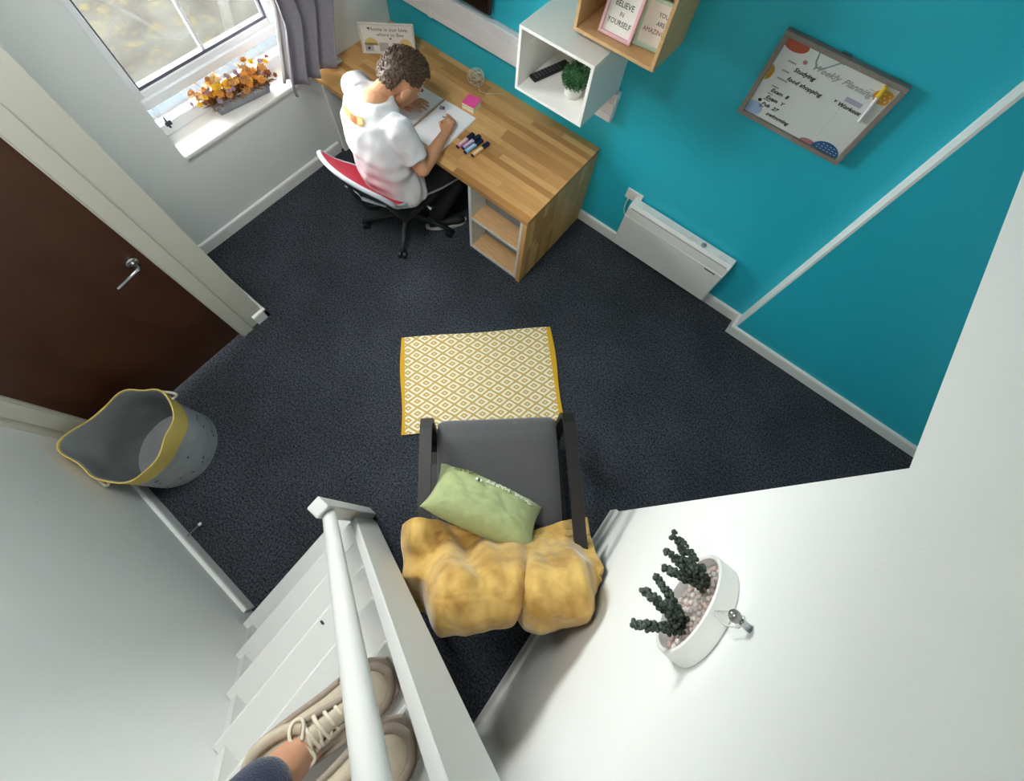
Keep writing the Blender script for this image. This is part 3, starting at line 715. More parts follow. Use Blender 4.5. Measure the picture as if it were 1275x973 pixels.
# ------------------------------------------------------------------ green cushion
def make_cushion():
    t = thing('cushion', 'pale green embroidered cushion leaning on the armchair seat', 'cushion', A(.02, .42, .40))
    G = mat('green_cushion_cotton', 'a2ab78', .85, var=.06, vscale=25, bump=.2, bscale=300, sheen=.2)
    # long axis across the chair, tilted; local x long, y up the face, z thickness
    x = (Vector((2.815, -1.925, .51)) - Vector((2.285, -2.085, .55))).normalized()
    n = Vector((-.37, .50, .66)).normalized()
    n = (n - n.dot(x) * x).normalized(); y = n.cross(x)
    c = Vector((2.553, -2.008, .525))
    M_ = basis(c, x, y)
    hx, hy, T = .272, .148, .085
    def zf(a, b_): return T * max(0, (1 - abs(a) ** 2.6)) ** .55 * max(0, (1 - abs(b_) ** 2.6)) ** .55
    def f(sgn):
        def g(u, v):
            a, b_ = 2 * u - 1, 2 * v - 1
            k = 1 - .09 * (1 - b_ * b_) * abs(a) ** 3; k2 = 1 - .09 * (1 - a * a) * abs(b_) ** 3
            w = (.010 * noise.noise((a * 5, b_ * 5, sgn * 3)) + .010 * (.3 - abs(noise.noise((a * 6 + b_ * 3, b_ * 2, 4))))) * (1 - max(abs(a), abs(b_)) ** 4) + .007 * abs(math.sin(7 * a + 3 * b_)) * max(abs(a), abs(b_)) ** 2 * (1 - max(abs(a), abs(b_)))
            return M_ @ Vector((a * hx * k, b_ * hy * k2, sgn * (zf(a, b_) + w)))
        return g
    b = MB(); b.grid(f(1), 40, 30); b.grid(f(-1), 40, 30); bmesh.ops.remove_doubles(b.bm, verts=b.bm.verts[:], dist=.0008)
    cu = b.build('cushion_cover', G, t, True)
    WT = mat('embroidery_white', 'dfe6d2', .8); DG = mat('embroidery_green', '7f8a52', .8)
    def word(s_, sz, a, b_, m):
        # letters set on the curved face, read from the far side
        M2 = M_ @ Matrix.Translation((a * hx, b_ * hy, zf(a, b_) + .006)) @ Matrix.Rotation(PI, 4, 'Z') @ Matrix.Rotation(-.55 * b_ * -1, 4, 'X')
        text(s_, sz, m, M2, cu, extr=.002)
    for i, ch in enumerate('HAPPY'): word(ch, .042, .26 - i * .088, .50, WT)
    for i, ch in enumerate('THINK'): word(ch, .032, .70 - i * .065, .48, WT)
    for i, ch in enumerate('HAPPY'): word(ch, .038, -.38 - i * .078, .62, DG)
    bee = M_ @ Vector((-.26 * hx, .34 * hy, zf(-.26, .34) + .008))
    MB().ball(bee, .008, 2, (1.5, .8, .7)).build('embroidered_bee', BLK, cu, True)
    for s in (-1, 1): MB().ball(bee + Vector(x) * .010 * s + Vector((0, 0, .003)), .007, 2, (1, 1, .5)).build('bee_wing', WT, cu, True)
make_cushion()

# ------------------------------------------------------------------ laundry basket
def make_basket():
    c = Vector((.975, -2.852, .0015))
    t = thing('laundry_basket', 'grey fabric laundry basket with yellow top band by the brown door', 'basket', c)
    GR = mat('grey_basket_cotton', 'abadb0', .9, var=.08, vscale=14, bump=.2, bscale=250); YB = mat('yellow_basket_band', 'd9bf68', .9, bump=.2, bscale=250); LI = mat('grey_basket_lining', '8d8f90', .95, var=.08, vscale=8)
    def rad(a, z):
        r = .212 + .02 * z + .006 * noise.noise((math.cos(a) * 2, math.sin(a) * 2, z * 5)) + .012 * max(0, z - .3) * math.sin(2 * a + .6)
        return r
    def lip(a): return .49 + .03 * math.sin(3 * a + 1.2) + .022 * math.sin(2 * a - .5) + .014 * math.sin(5 * a)
    def P(a, s, inner=0):
        z = s * lip(a); r = rad(a, z) - inner; w = .034 * max(0, s - .6) * 2.5 * (.7 * math.sin(3 * a + 2.5) + .5 * math.sin(5 * a + .4) + .3 * math.sin(8 * a))
        dx = .01 * s
        return c + Vector(((r + w * .5) * math.cos(a) + dx, (r + w * .5) * math.sin(a) + dx * .5, z))
    N = 56
    def shell(name, s0, s1, m, inner0, inner1, ns=10):
        rs = []
        for i in range(ns + 1):
            s = s0 + (s1 - s0) * i / ns; rs.append([P(2 * PI * k / N, s, inner0) for k in range(N)])
        for i in range(ns, -1, -1):
            s = s0 + (s1 - s0) * i / ns; rs.append([P(2 * PI * k / N, max(s, .01), inner1) for k in range(N)])
        b = MB(); b.rings(rs, caps=False); return b.build(name, m, t, True, 60)
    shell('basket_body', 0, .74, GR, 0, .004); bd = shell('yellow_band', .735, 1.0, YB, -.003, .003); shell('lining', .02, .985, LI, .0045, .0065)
    MB().rings([[P(2 * PI * k / N, .004, .003) for k in range(N)], [P(2 * PI * k / N, .018, .003) for k in range(N)]]).build('basket_base', LI, t)
    RP = mat('cotton_rope', 'd9d2c0', .9)
    for a0 in (1.72, -1.28):
        pts = []
        for k in range(13):
            q = (k / 12 - .5) * .36; sn = math.sin(PI * k / 12)
            pts.append(P(a0 + q, .90 - .13 * sn, -(.002 + .024 * sn)))
        MB().tube(pts, .007, 8).build('rope_handle', RP, t, True)
    rnd = random.Random(4); DK = mat('bee_print', '33343a', .9)
    for i in range(34):
        a = rnd.uniform(0, 2 * PI); s = rnd.uniform(.08, .70); q = P(a, s, -.002); n = Vector((math.cos(a), math.sin(a), 0)); M2 = basis(q, n.cross(Vector((0, 0, 1))), (0, 0, 1))
        b = MB(); b.ball((0, 0, 0), .006, 1, (1.2, .8, .25)); b.ball((.004, .006, 0), .004, 1, (.8, 1.1, .25)); bmesh.ops.transform(b.bm, matrix=M2 @ Matrix.Rotation(rnd.uniform(0, 6), 4, 'Z'), verts=b.bm.verts[:]); b.build('printed_bee', DK, t)
make_basket()

# ------------------------------------------------------------------ round wall planter
def make_planter():
    cy, cz, R = -1.905, 1.655, .124
    t = thing('wall_planter', 'round white wall planter with pebbles and two dark green succulents', 'planter', (XW, cy, cz - R))
    x0, x1 = XW - .002, XW - .046
    b = MB(); b.lathe([(R, x0), (R, x1), (R - .004, x1 - .003), (R - .010, x1), (R - .010, x0 - .012), (.001, x0 - .012), (.001, x0)], (0, cy, cz), 56, axis='X'); b.build('ring_pot', GLOSSW, t, True, 35)
    rnd = random.Random(8)
    PB = [mat('pebble_grey', 'b3aaa6', .8), mat('pebble_pale', 'd2c9c2', .8), mat('pebble_pink', 'bb9f98', .8)]
    MB().lathe([(R - .012, x0 - .013), (R - .012, x1 + .022), (.001, x1 + .022)], (0, cy, cz), 40, caps=False, axis='X').build('soil', mat('planter_soil', 'a39a94', .95), t)
    pts = []
    for i in range(500):
        a = rnd.uniform(0, 2 * PI); r = (R - .02) * math.sqrt(rnd.random())
        q = Vector((x1 + .02, cy + r * math.cos(a), cz + r * math.sin(a)))
        if all((q - p).length > .0125 for p in pts): pts.append(q)
    for q in pts[:150]:
        MB().ball(q, .008, 1, (.8, rnd.uniform(.8, 1.2), rnd.uniform(.8, 1.2))).build('pebble', rnd.choice(PB), t, True)
    LF = mat('dark_succulent', '4a554b', .6, col2='2b352d', vscale=30)
    for (yy, zz, shoots) in ((cy + .052, cz + .012, ((-.15, .025, .05, 1.0), (-.11, -.02, -.01, .8), (-.135, .0, .02, .75))), (cy - .05, cz + .0, ((-.135, .0, .035, .9), (-.115, -.05, .02, .8), (-.11, .035, -.02, .7)))):
        pl_ = MB(); base = Vector((x1 + .02, yy, zz))
        st = MB()
        for dx, dy, dz, k in shoots:
            tip = base + Vector((dx * .9, dy * 1.4, dz)); pts2 = [base.lerp(tip, s / 12) + Vector((0, 0, .02 * math.sin(s / 12 * PI))) for s in range(13)]
            st.tube(pts2, [.004] * 13, 6)
            for i, p in enumerate(pts2[2:]):
                for m_ in range(11):
                    d = Vector((rnd.uniform(-.6, .4), rnd.uniform(-1, 1), rnd.uniform(-1, 1))).normalized(); rr = (.0185 - .0010 * i) * k
                    pl_.ball(p + d * rr * rnd.uniform(.6, 1.15), rnd.uniform(.0045, .0065), 1, (1, 1, .75))
        sm_ = st.build('succulent_stem', LF, t, True)
        o = pl_.build('succulent_leaves', LF, sm_, True); o['kind'] = 'stuff'
    WR = mat('white_cord', 'd8d6d2', .7)
    hook = Vector((XW - .02, -1.900, cz + R + .085))
    for s in (-1, 1): MB().tube([(XW - .035, cy + .004 * s, cz + R - .002), (XW - .03, cy + .015 * s, cz + R + .05), hook + Vector((0, .012 * s, 0)), hook + Vector((0, .0, .012))], .0018, 6).build('cord', WR, t, True)
    hk = thing('wall_hook', 'small chrome wall hook above the round planter', 'hook', hook)
    MB().tube([(XW - .001, hook.y, hook.z), (XW - .03, hook.y, hook.z)], [.008, .006], 12).build('shank', CHROME, hk, True)
    MB().ball((XW - .036, hook.y, hook.z + .002), .013, 2).build('knob', mat('clear_knob', '9a9896', .15, .6), hk, True)
make_planter()

# ------------------------------------------------------------------ spring door stop
t = thing('door_stop', 'small spring door stop fixed to the left skirting board', 'door stop', (1.42, -3.08, .05))
MB().tube([(1.415 + .005 * math.cos(k * .9), -3.08 + k * .00115, .045 + .005 * math.sin(k * .9)) for k in range(62)], .0013, 5).build('spring', CHROME, t, True)
MB().cyl((1.415, -3.012, .045), (1.415, -2.998, .045), .008).build('rubber_tip', mat('tag_white', 'e6e3dc', .8), t, True)

# ------------------------------------------------------------------ curtain
def make_curtain():
    CG = mat('grey_curtain_cloth', '8f8a93', .85, var=.06, vscale=40, bump=.15, bscale=400)
    t = thing('curtain', 'grey pleated curtain hanging beside the window above the desk', 'curtain', (.09, -.72, .735))
    def f(a, s):
        # a across, s from hem (0) to top (1)
        z = .735 + .03 * max(0, math.sin(a * 9 - .6)) * (1 - s) + s * (2.32 - .735)
        k = min(1, (z - .735) / .42)
        yl = -.955 + .14 * max(0, k - .25) ** 1; yr = -.615 + .145 * k
        y = yl + (yr - yl) * a
        amp = .030 + .012 * (1 - k)
        x = .085 + amp * math.sin(a * 21 + .8 + .5 * math.sin(s * 4)) + .018 * math.sin(a * 8 + s * 3) + .012 * noise.noise((a * 4, s * 5, 3))
        return Vector((x, y + .012 * math.cos(a * 21 + s * 2), z))
    o = MB().grid(f, 90, 40).build('curtain_cloth', CG, t, True)
    m = o.modifiers.new('t', 'SOLIDIFY'); m.thickness = .004
    def g(a, s):
        z = .80 + s * (2.32 - .80); y = -.955 + .075 * a + .12 * min(1, s * 3.5); return Vector((.045 + .012 * math.sin(a * 9) + .01 * math.sin(s * 5), y, z))
    o = MB().grid(g, 14, 24).build('curtain_lining', mat('white_lining', 'e6e1e0', .85), t, True); m = o.modifiers.new('t', 'SOLIDIFY'); m.thickness = .002
    MB().tube([(.09, -1.95, 2.34), (.09, -.25, 2.34)], .014, 14).build('curtain_pole', CHROME, t, True)
    for y in (-1.9, -.3): MB().tube([(.001, y, 2.34), (.09, y, 2.34)], .008, 10).build('pole_bracket', CHROME, t, True)
    for k in range(8): MB().tube([(.09 + .02 * math.cos(q), -.92 + k * .062, 2.335 + .022 * math.sin(q)) for q in [2 * PI * j / 16 for j in range(17)]], .003, 6).build('curtain_ring', CHROME, t, True)
make_curtain()

# ------------------------------------------------------------------ dried flower trough on the sill
def make_trough():
    d = Vector((.061, .351, 0)).normalized(); n = Vector((d.y, -d.x, 0)); c = Vector((-.115, -1.17, .7262))
    t = thing('flower_trough', 'grey trough of dried orange and yellow flowers on the window sill', 'planter', c)
    M_ = basis(c, d, -n)
    GT = mat('grey_zinc_trough', '8d8f96', .5, var=.08, vscale=20)
    L_, W_, H_ = .375, .105, .085
    b = MB()
    for x0, x1, y0, y1 in ((-L_ / 2, L_ / 2, -W_ / 2, -W_ / 2 + .006), (-L_ / 2, L_ / 2, W_ / 2 - .006, W_ / 2), (-L_ / 2, -L_ / 2 + .006, -W_ / 2, W_ / 2), (L_ / 2 - .006, L_ / 2, -W_ / 2, W_ / 2)): b.box(x0, x1, y0, y1, 0, H_)
    b.box(-L_ / 2, L_ / 2, -W_ / 2, W_ / 2, 0, .006)
    for v in b.bm.verts: k = .86 + .14 * v.co.z / H_; v.co.x *= k; v.co.y *= k
    bmesh.ops.transform(b.bm, matrix=M_, verts=b.bm.verts[:]); tr = b.build('trough_body', GT, t)
    b = MB(); b.box(-L_ / 2 + .007, L_ / 2 - .007, -W_ / 2 + .007, W_ / 2 - .007, .04, .068); bmesh.ops.transform(b.bm, matrix=M_, verts=b.bm.verts[:]); b.build('soil', mat('dry_soil', '4a2d1c', .95), t)
    TM = M_ @ Matrix.Translation((.11, -W_ / 2 * .94 - .002, .045)) @ Matrix.Rotation(PI / 2, 4, 'X')
    LT = mat('trough_lettering', 'c9cbd0', .6)
    text('No.2', .034, LT, TM, tr); text('||', .03, LT, M_ @ Matrix.Translation((-.14, -W_ / 2 * .94 - .002, .045)) @ Matrix.Rotation(PI / 2, 4, 'X'), tr)
    rnd = random.Random(11)
    cols = [mat('dried_orange', 'cf8a3a', .8), mat('dried_yellow', 'e3b62c', .8), mat('dried_tan', 'b8844a', .8), mat('dried_mauve', 'a08590', .8), mat('dried_russet', '8a4a26', .8), mat('dried_straw', 'd9b87a', .8)]
    SM = mat('dried_stem', '7d6035', .9)
    def petals(b, p, nrm, r, n_, lay=2):
        nrm = nrm.normalized(); u = nrm.orthogonal().normalized(); v = nrm.cross(u)
        for l in range(lay):
            for k in range(n_):
                a = 2 * PI * (k + .5 * l) / n_ + rnd.uniform(-.1, .1); dd = u * math.cos(a) + v * math.sin(a); e = (dd + nrm * (.35 + .5 * l)).normalized(); w = nrm.cross(dd).normalized() * r * .22
                q = [p, p + e * r * .55 + w, p + e * r * (1 - .2 * l), p + e * r * .55 - w]
                b.bm.faces.new([b.bm.verts.new(x) for x in q])
        b.ball(p + nrm * r * .15, r * .22, 1)
    for i in range(105):
        a = rnd.uniform(-.5, .5); w = rnd.uniform(-.5, .5)
        base = M_ @ Vector((a * L_ * .9, w * W_ * .8, .066)); out = Vector((a * .16, w * .12, 0))
        tip = base + M_.to_3x3() @ Vector((a * rnd.uniform(.0, .22), w * rnd.uniform(.0, .16), rnd.uniform(.03, .12)))
        mid = base.lerp(tip, .5) + Vector((rnd.uniform(-.012, .012), rnd.uniform(-.012, .012), .012))
        s = MB().tube([base, mid, tip], .0014, 5).build('flower_stem', SM, t)
        b = MB(); petals(b, tip, (tip - mid) + Vector((.02, -.01, .02)), rnd.uniform(.016, .030), rnd.choice((7, 9, 11)))
        b.build('flower_head', cols[(0, 1, 2, 0, 3, 5, 4, 2)[i % 8]] if i % 9 else cols[1], s)
    b = MB()
    for i in range(800):   # dry leaves and straw
        a = rnd.uniform(-.52, .52); w = rnd.uniform(-.55, .55); base = M_ @ Vector((a * L_ * .92, w * W_ * .85, rnd.uniform(.06, .075)))
        e = base + M_.to_3x3() @ Vector((rnd.uniform(-.035, .035) + a * .08, rnd.uniform(-.03, .03) + w * .08, rnd.uniform(.0, .055)))
        x = (e - base).orthogonal().normalized() * rnd.uniform(.002, .006); m_ = base.lerp(e, .5) + Vector((0, 0, .006))
        b.bm.faces.new([b.bm.verts.new(q) for q in (base, m_ + x, e, m_ - x)])
    o = b.build('dry_leaves', mat('dry_leaf', 'a8743a', .9, col2='6e3d1e', vscale=40), t); o['kind'] = 'stuff'
make_trough()

# ------------------------------------------------------------------ things on the desk
DT = .7205
def make_sketchbook():
    t = thing('sketchbook', 'open white spiral sketchbook under the writing hands on the desk', 'book', (.825, -.512, DT))
    M_ = basis((.822, -.512, DT), (1, .045, 0), (-.045, 1, 0))
    PG = mat('sketch_paper', 'eeedf0', .8); CV_ = mat('sketch_cover', 'cfd0d0', .7)
    def bb(nm, m, x0, x1, y0, y1, z0, z1, par=t, f=None):
        b = MB().box(x0, x1, y0, y1, z0, z1); bmesh.ops.transform(b.bm, matrix=M_, verts=b.bm.verts[:]); return b.build(nm, m, par)
    for s in (-1, 1):
        bb('cover', CV_, *sorted((s * .006, s * .262)), -.182, .182, .0, .002)
        def f(u, v, s=s): return M_ @ Vector((s * (.008 + .249 * u), -.178 + .356 * v, .003 + .006 * math.sin(min(1, u * 3) * PI / 2) - .003 * u + (.002 * u * u * math.sin(v * 3) if s > 0 else 0)))
        b = MB(); b.grid(f, 16, 10); fs = b.bm.faces[:]; r = bmesh.ops.extrude_face_region(b.bm, geom=fs)
        for v in [q for q in r['geom'] if isinstance(q, bmesh.types.BMVert)]: v.co.z = DT + .0022
        b.build('page_block', PG, t)
    WRM = mat('black_wire', '3a3c44', .4, .5)
    for k in range(26):
        y = -.165 + k * .0132
        MB().tube([M_ @ Vector((.010 * math.cos(q), y, .006 + .007 * math.sin(q))) for q in [PI * j / 6 for j in range(7)]], .0011, 5).build('spiral_ring', WRM, t)
    b = MB()
    for k in range(9):
        pts = [M_ @ Vector((.03 + .012 * j + .01 * math.sin(k), .06 + k * .011 + .004 * math.sin(j * 1.7 + k), .0105)) for j in range(6)]; b.tube(pts, .0005, 4)
    b.build('pencil_lines', mat('graphite_line', '8d8e95', .8), t)['kind'] = 'stuff'
make_sketchbook()
# sticky note cube
t = thing('sticky_note_cube', 'block of pink topped sticky notes on the desk', 'sticky notes', (.985, -.26, DT))
R3 = Matrix.Rotation(.10, 3, 'Z')
for i, (c, z0, z1) in enumerate((('f1ead0', 0, .022), ('d8d6a0', .022, .03), ('f0e8c6', .03, .042), ('ef4fa0', .042, .048))):
    MB().obox((.983, -.26, DT + (z0 + z1) / 2), (.088 + .0006 * i, .088, z1 - z0), R3).build('note_pad', mat('note_' + c, c, .8), t)
# highlighters
CAPB = mat('marker_navy_cap', '12173a', .4)
def marker(label, col, a, e, par=None):
    a = Vector(a + (DT + .0125,)); e = Vector(e + (DT + .0125,)); d = (e - a).normalized(); L_ = (e - a).length
    t = thing('highlighter', label, 'highlighter', (a + e) / 2 - Vector((0, 0, .0125)), 'highlighters lying side by side on the desk')
    sq = Matrix((d, Vector((-d.y, d.x, 0)), Vector((0, 0, 1)))).transposed()
    MB().obox(a + d * L_ * .33, (L_ * .56, .026, .021), sq).bevel(.005, 2).build('barrel', mat('marker_' + col, col, .4), t)
    MB().obox(a + d * L_ * .02, (L_ * .06, .023, .018), sq).bevel(.004, 2).build('end_plug', CAPB, t)
    MB().obox(a + d * L_ * .80, (L_ * .38, .0265, .0215), sq).bevel(.006, 2).build('cap', CAPB, t)
    MB().obox(a + d * L_ * .33 + Vector((0, 0, .0107)), (L_ * .4, .008, .0005), sq).build('printed_band', mat('marker_band', 'e9e2da', .5), t)
marker('pink highlighter with navy cap on the desk', 'd9a0a6', (1.146, -.585), (1.150, -.435))
marker('lilac highlighter with navy cap on the desk', 'b3a0cf', (1.178, -.572), (1.190, -.420))
marker('light blue highlighter with navy cap on the desk', '86b8dd', (1.209, -.588), (1.222, -.437))
marker('orange highlighter with navy cap on the desk', 'edb877', (1.258, -.578), (1.268, -.430))
# tangle of fairy light wire
t = thing('fairy_lights', 'tangled coil of thin wire fairy lights at the back of the desk', 'string lights', (.87, -.085, DT))
rnd = random.Random(21); WR2 = mat('pale_wire', 'd6d2c4', .35, .2)
for k in range(9):
    ax = Vector((rnd.uniform(-1, 1), rnd.uniform(-1, 1), rnd.uniform(-.4, .4))).normalized(); u = ax.orthogonal().normalized(); v = ax.cross(u); r = rnd.uniform(.034, .056); c = Vector((.87 + rnd.uniform(-.012, .012), -.085 + rnd.uniform(-.012, .012), DT + .06 + rnd.uniform(-.003, .004)))
    MB().tube([c + u * r * math.cos(q) + v * r * math.sin(q) for q in [2 * PI * j / 24 for j in range(25)]], .0015, 5).build('wire_loop', WR2, t, True)
    MB().ball(c + u * r, .0035, 1).build('bulb', mat('bulb_clear', 'e8e2cc', .2), t, True)
MB().tube([(.90, -.10, DT + .02), (.93, -.12, DT + .003), (.98, -.11, DT + .002), (1.03, -.06, DT + .002), (1.07, -.03, DT + .002)], .0015, 5).build('wire_tail', WR2, t, True)
MB().obox((.885, -.075, DT + .093), (.03, .012, .004), Matrix.Rotation(.6, 3, 'Z')).build('yellow_tie', mat('tie_yellow', 'd9c94f', .6), t)
# little white box by the curtain
t = thing('plug_adapter', 'small white plastic box on the desk behind the grey curtain', 'adapter', (.045, -.56, DT))
MB().box(.015, .075, -.60, -.52, DT, DT + .022).bevel(.004, 2).build('adapter_body', GLOSSW, t)
box('adapter_seam', GASK, t, .0745, .0755, -.595, -.525, DT + .010, DT + .0115)

# ------------------------------------------------------------------ office chair
def make_office_chair():
    c = Vector((.875, -.84, 0))
    t = thing('office_chair', 'black swivel office chair with a red grey edged backrest', 'chair', c)
    BK = mat('chair_black_plastic', '15161a', .45); BF = mat('chair_black_fabric', '17181d', .9, bump=.2, bscale=400); RD = mat('chair_red_fabric', 'b01f38', .85, var=.06, vscale=60, bump=.2, bscale=500); RM = mat('chair_grey_edge', 'b4b9c0', .5)
    for k in range(5):
        a = math.radians(-56 + 72 * k); d = Vector((math.cos(a), math.sin(a), 0)); e = c + d * .315
        MB().tube([c + Vector((0, 0, .10)), c + d * .15 + Vector((0, 0, .095)), e + Vector((0, 0, .075))], [.032, .024, .016], 10, .8).build('star_leg', BK, t, True)
        s = Vector((-d.y, d.x, 0)); cs = MB()
        for q in (-1, 1): cs.tube([e + s * (.008 * q) + Vector((0, 0, .029)), e + s * (.026 * q) + Vector((0, 0, .029))], .0275, 18)
        cs.tube([e + Vector((0, 0, .03)), e + Vector((0, 0, .075))], .008, 8); cs.build('castor', BK, t, True, 40)
    MB().tube([c + Vector((0, 0, .06)), c + Vector((0, 0, .25)), c + Vector((0, 0, .251)), c + Vector((0, 0, .40))], [.03, .028, .016, .016], 16).build('gas_column', BK, t, True, 40)
    MB().box(c.x - .1, c.x + .1, c.y - .12, c.y + .1, .385, .415).bevel(.01, 2).build('tilt_mechanism', BK, t)
    MB().tube([c + Vector((.1, 0, .40)), c + Vector((.24, -.02, .395)), c + Vector((.27, -.02, .39))], [.006, .006, .010], 8).build('lever', RM, t, True)
    b = MB(); b.box(c.x - .25, c.x + .25, c.y - .22, c.y + .24, .418, .475)
    for v in b.bm.verts: pass
    bmesh.ops.subdivide_edges(b.bm, edges=b.bm.edges[:], cuts=3, use_grid_fill=True); b.bevel(.022, 3, 60).build('seat', BF, t, True)
    # backrest: reclined, curved round the sitter, rounded outline
    def back(u, v, off):
        # u -1..1 across, v 0..1 up
        hw = .285 * (1 - .30 * (1 - v) ** 2.2) * (1 - .10 * max(0, v - .8) ** 1 * 2)
        x = u * hw; y = -1.045 - .195 * v - .03 * math.sin(v * PI) + .075 * (u * u) + off * -.9; z = .545 + .335 * v - .07 * u * u * v + off * -.45
        return Vector((.885 + x, y, z))
    def face(off, bul): return lambda a, v: back((2 * a - 1) * (1 - max(0, v - .82) ** 2 * 4 - max(0, .16 - v) ** 2 * 8), v, off - bul * (1 - (2 * a - 1) ** 4) * (1 - (2 * v - 1) ** 4))
    bpad = MB(); bpad.grid(face(0, .012), 26, 20).build('backrest_pad', RD, t, True)
    MB().grid(face(.022, -.006), 26, 20).build('backrest_shell', mat('chair_dark_shell', '25272d', .5), t, True)
    rim = []
    F = face(.011, 0)
    N = 26
    for k in range(N): rim.append(F(k / N, 1))
    for k in range(N): rim.append(F(1, 1 - k / N))
    for k in range(N): rim.append(F(1 - k / N, 0))
    for k in range(N + 1): rim.append(F(0, k / N))
    MB().tube(rim, .0135, 8, caps=False).build('backrest_edge', RM, t, True)
    MB().tube([(.885, -1.0, .40), (.885, -1.10, .41), (.885, -1.15, .48), (.885, -1.19, .62), (.885, -1.225, .74)], [.022, .026, .028, .026, .02], 10, .5).build('back_support', BK, t, True)
    MB().tube([(.885 - .16, -1.115, .60), (.885, -1.18, .60), (.885 + .16, -1.115, .60)], .012, 8).build('back_bracket', RM, t, True)
make_office_chair()

# ------------------------------------------------------------------ seated person
SKIN = mat('skin', 'c68f6c', .55, var=.05, vscale=30, sss=.08)
def finger(b, pts, r0, r1):
    n = len(pts); b.tube(pts, [r0 + (r1 - r0) * i / (n - 1) for i in range(n)], 8); b.ball(pts[-1], r1, 2); b.ball(pts[0], r0, 2)
    for i in range(1, n - 1): b.ball(pts[i], (r0 + (r1 - r0) * i / (n - 1)) * 1.03, 2)
def limb(b, pts, rads, seg=16, sub=3):
    """smooth tapered tube through joints"""
    b.tube(pts, rads, seg)
    for p, r in zip(pts, rads): b.ball(p, r * .99, sub)
HS = 1.13      # head size
HC = Vector((.806, -.640, 1.058))
cr = Vector((.22, .74, .62)).normalized(); gz = Vector((.30, .52, -.78)); gz = (gz - gz.dot(cr) * cr).normalized(); rt = gz.cross(cr).normalized()
HM = Matrix((rt, gz, cr)).transposed()       # columns: right, gaze, crown
def hp(r, g, c): return HC + (rt * r + gz * g + cr * c) * HS
def make_boy():
    b = MB()
    # head: cranium, face, jaw, nose, ears, neck
    b.ball(hp(0, -.012, .022), .1 * HS, 3, (.92, 1.14, 1.05), HM); b.ball(hp(0, .035, -.035), .078 * HS, 3, (.92, .95, 1.1), HM); b.ball(hp(0, .05, -.092), .045 * HS, 3, (1.0, .9, .8), HM)
    b.tube([hp(0, .098, .01), hp(0, .122, -.03), hp(0, .112, -.045)], [.010, .016, .013], 8); b.ball(hp(0, .124, -.034), .015, 2)
    b.tube([hp(-.022, .098, -.072), hp(0, .105, -.073), hp(.022, .098, -.072)], [.006, .010, .006], 8)
    for s in (-1, 1):
        b.ball(hp(.103 * s, -.012, -.022), .036, 3, (.42, .8, 1.15), HM); b.ball(hp(.038 * s, .088, .018), .016, 2, (1.3, .6, .5), HM)
    nb = Vector((.768, -.80, 1.02))
    limb(b, [nb, nb.lerp(hp(0, -.045, -.05), .5), hp(0, -.035, -.045)], [.07, .064, .068])
    b.ball(nb + Vector((0, 0, -.03)), .085, 3, (1.3, .9, .6))
    # arms
    ls, le, lw = Vector((.575, -.795, .985)), Vector((.365, -.605, .772)), Vector((.625, -.553, .768))
    rs, re, rw = Vector((1.0, -.875, .975)), Vector((1.135, -.872, .775)), Vector((1.045, -.575, .772))
    limb(b, [ls, ls.lerp(le, .5), le], [.058, .05, .043]); limb(b, [le, le.lerp(lw, .35), lw], [.043, .044, .029])
    limb(b, [rs, rs.lerp(re, .5), re], [.058, .051, .044]); limb(b, [re, re.lerp(rw, .35), rw], [.044, .045, .029])
    # left hand flat on the page, fingers to the right
    hd = Vector((.90, .40, 0)).normalized(); hn = Vector((-hd.y, hd.x, 0)); w0 = lw + hd * .0; pz = Vector((0, 0, -.012))
    b.obox(lw + hd * .058 + pz * .9, (.095, .084, .026), Matrix((hd, hn, Vector((0, 0, 1)))).transposed()); b.ball(lw + hd * .02 + pz * .5, .03, 2)
    for k, (ln, sp) in enumerate(((.085, -.034), (.098, -.012), (.092, .011), (.072, .032))):
        p = lw + hd * .098 + hn * (-sp) + pz; dd = (hd + hn * (-sp) * 3.2).normalized()
        finger(b, [p, p + dd * ln * .42 + Vector((0, 0, .010)), p + dd * ln * .75 + Vector((0, 0, .003)), p + dd * ln + Vector((0, 0, -.010))], .0115, .0085)
    p = lw + hd * .03 - hn * .038 + pz; finger(b, [p, p + hd * .035 - hn * .025, p + hd * .07 - hn * .03 + Vector((0, 0, -.006))], .0125, .0095)
    # right hand round the pencil
    fd = (Vector((.99, -.455, .77)) - rw).normalized(); fn = Vector((-fd.y, fd.x, 0)).normalized()
    b.obox(rw + fd * .055 + Vector((0, 0, .002)), (.09, .066, .044), Matrix((fd, fn, Vector((0, 0, 1)))).transposed()); b.ball(rw + fd * .02, .031, 2); b.ball(rw + fd * .085 + Vector((0, 0, .004)), .031, 2)
    tip = rw + fd * .135 + fn * .035 + Vector((0, 0, -.022))
    for k, off in enumerate((.024, .006, -.012, -.028)):
        p = rw + fd * .092 - fn * (-off) + Vector((0, 0, .012 - k * .004)); q = tip + Vector((0, 0, -.004 - .004 * k)) - fn * (.012 * k) - fd * (.012 * k)
        m_ = p.lerp(q, .45) + fd * .030 + Vector((0, 0, .014 - .003 * k)); finger(b, [p, m_, q.lerp(m_, .3) + fd * .004, q], .0118, .009)
    p = rw + fd * .035 + fn * .034; finger(b, [p, p + fd * .035 + fn * .022, tip - fd * .006 + fn * .004], .013, .010)
    # torso core, hips and legs under the clothes
    limb(b, [(.93, -.915, .53), (.9, -.93, .68), (.85, -.91, .85), (.78, -.84, .97)], [.135, .125, .14, .12])
    limb(b, [(1.0, -.9, .53), (1.125, -.54, .53), (1.06, -.74, .14)], [.08, .062, .042]); limb(b, [(.82, -.9, .53), (.77, -.48, .53), (.80, -.47, .13)], [.08, .062, .042])
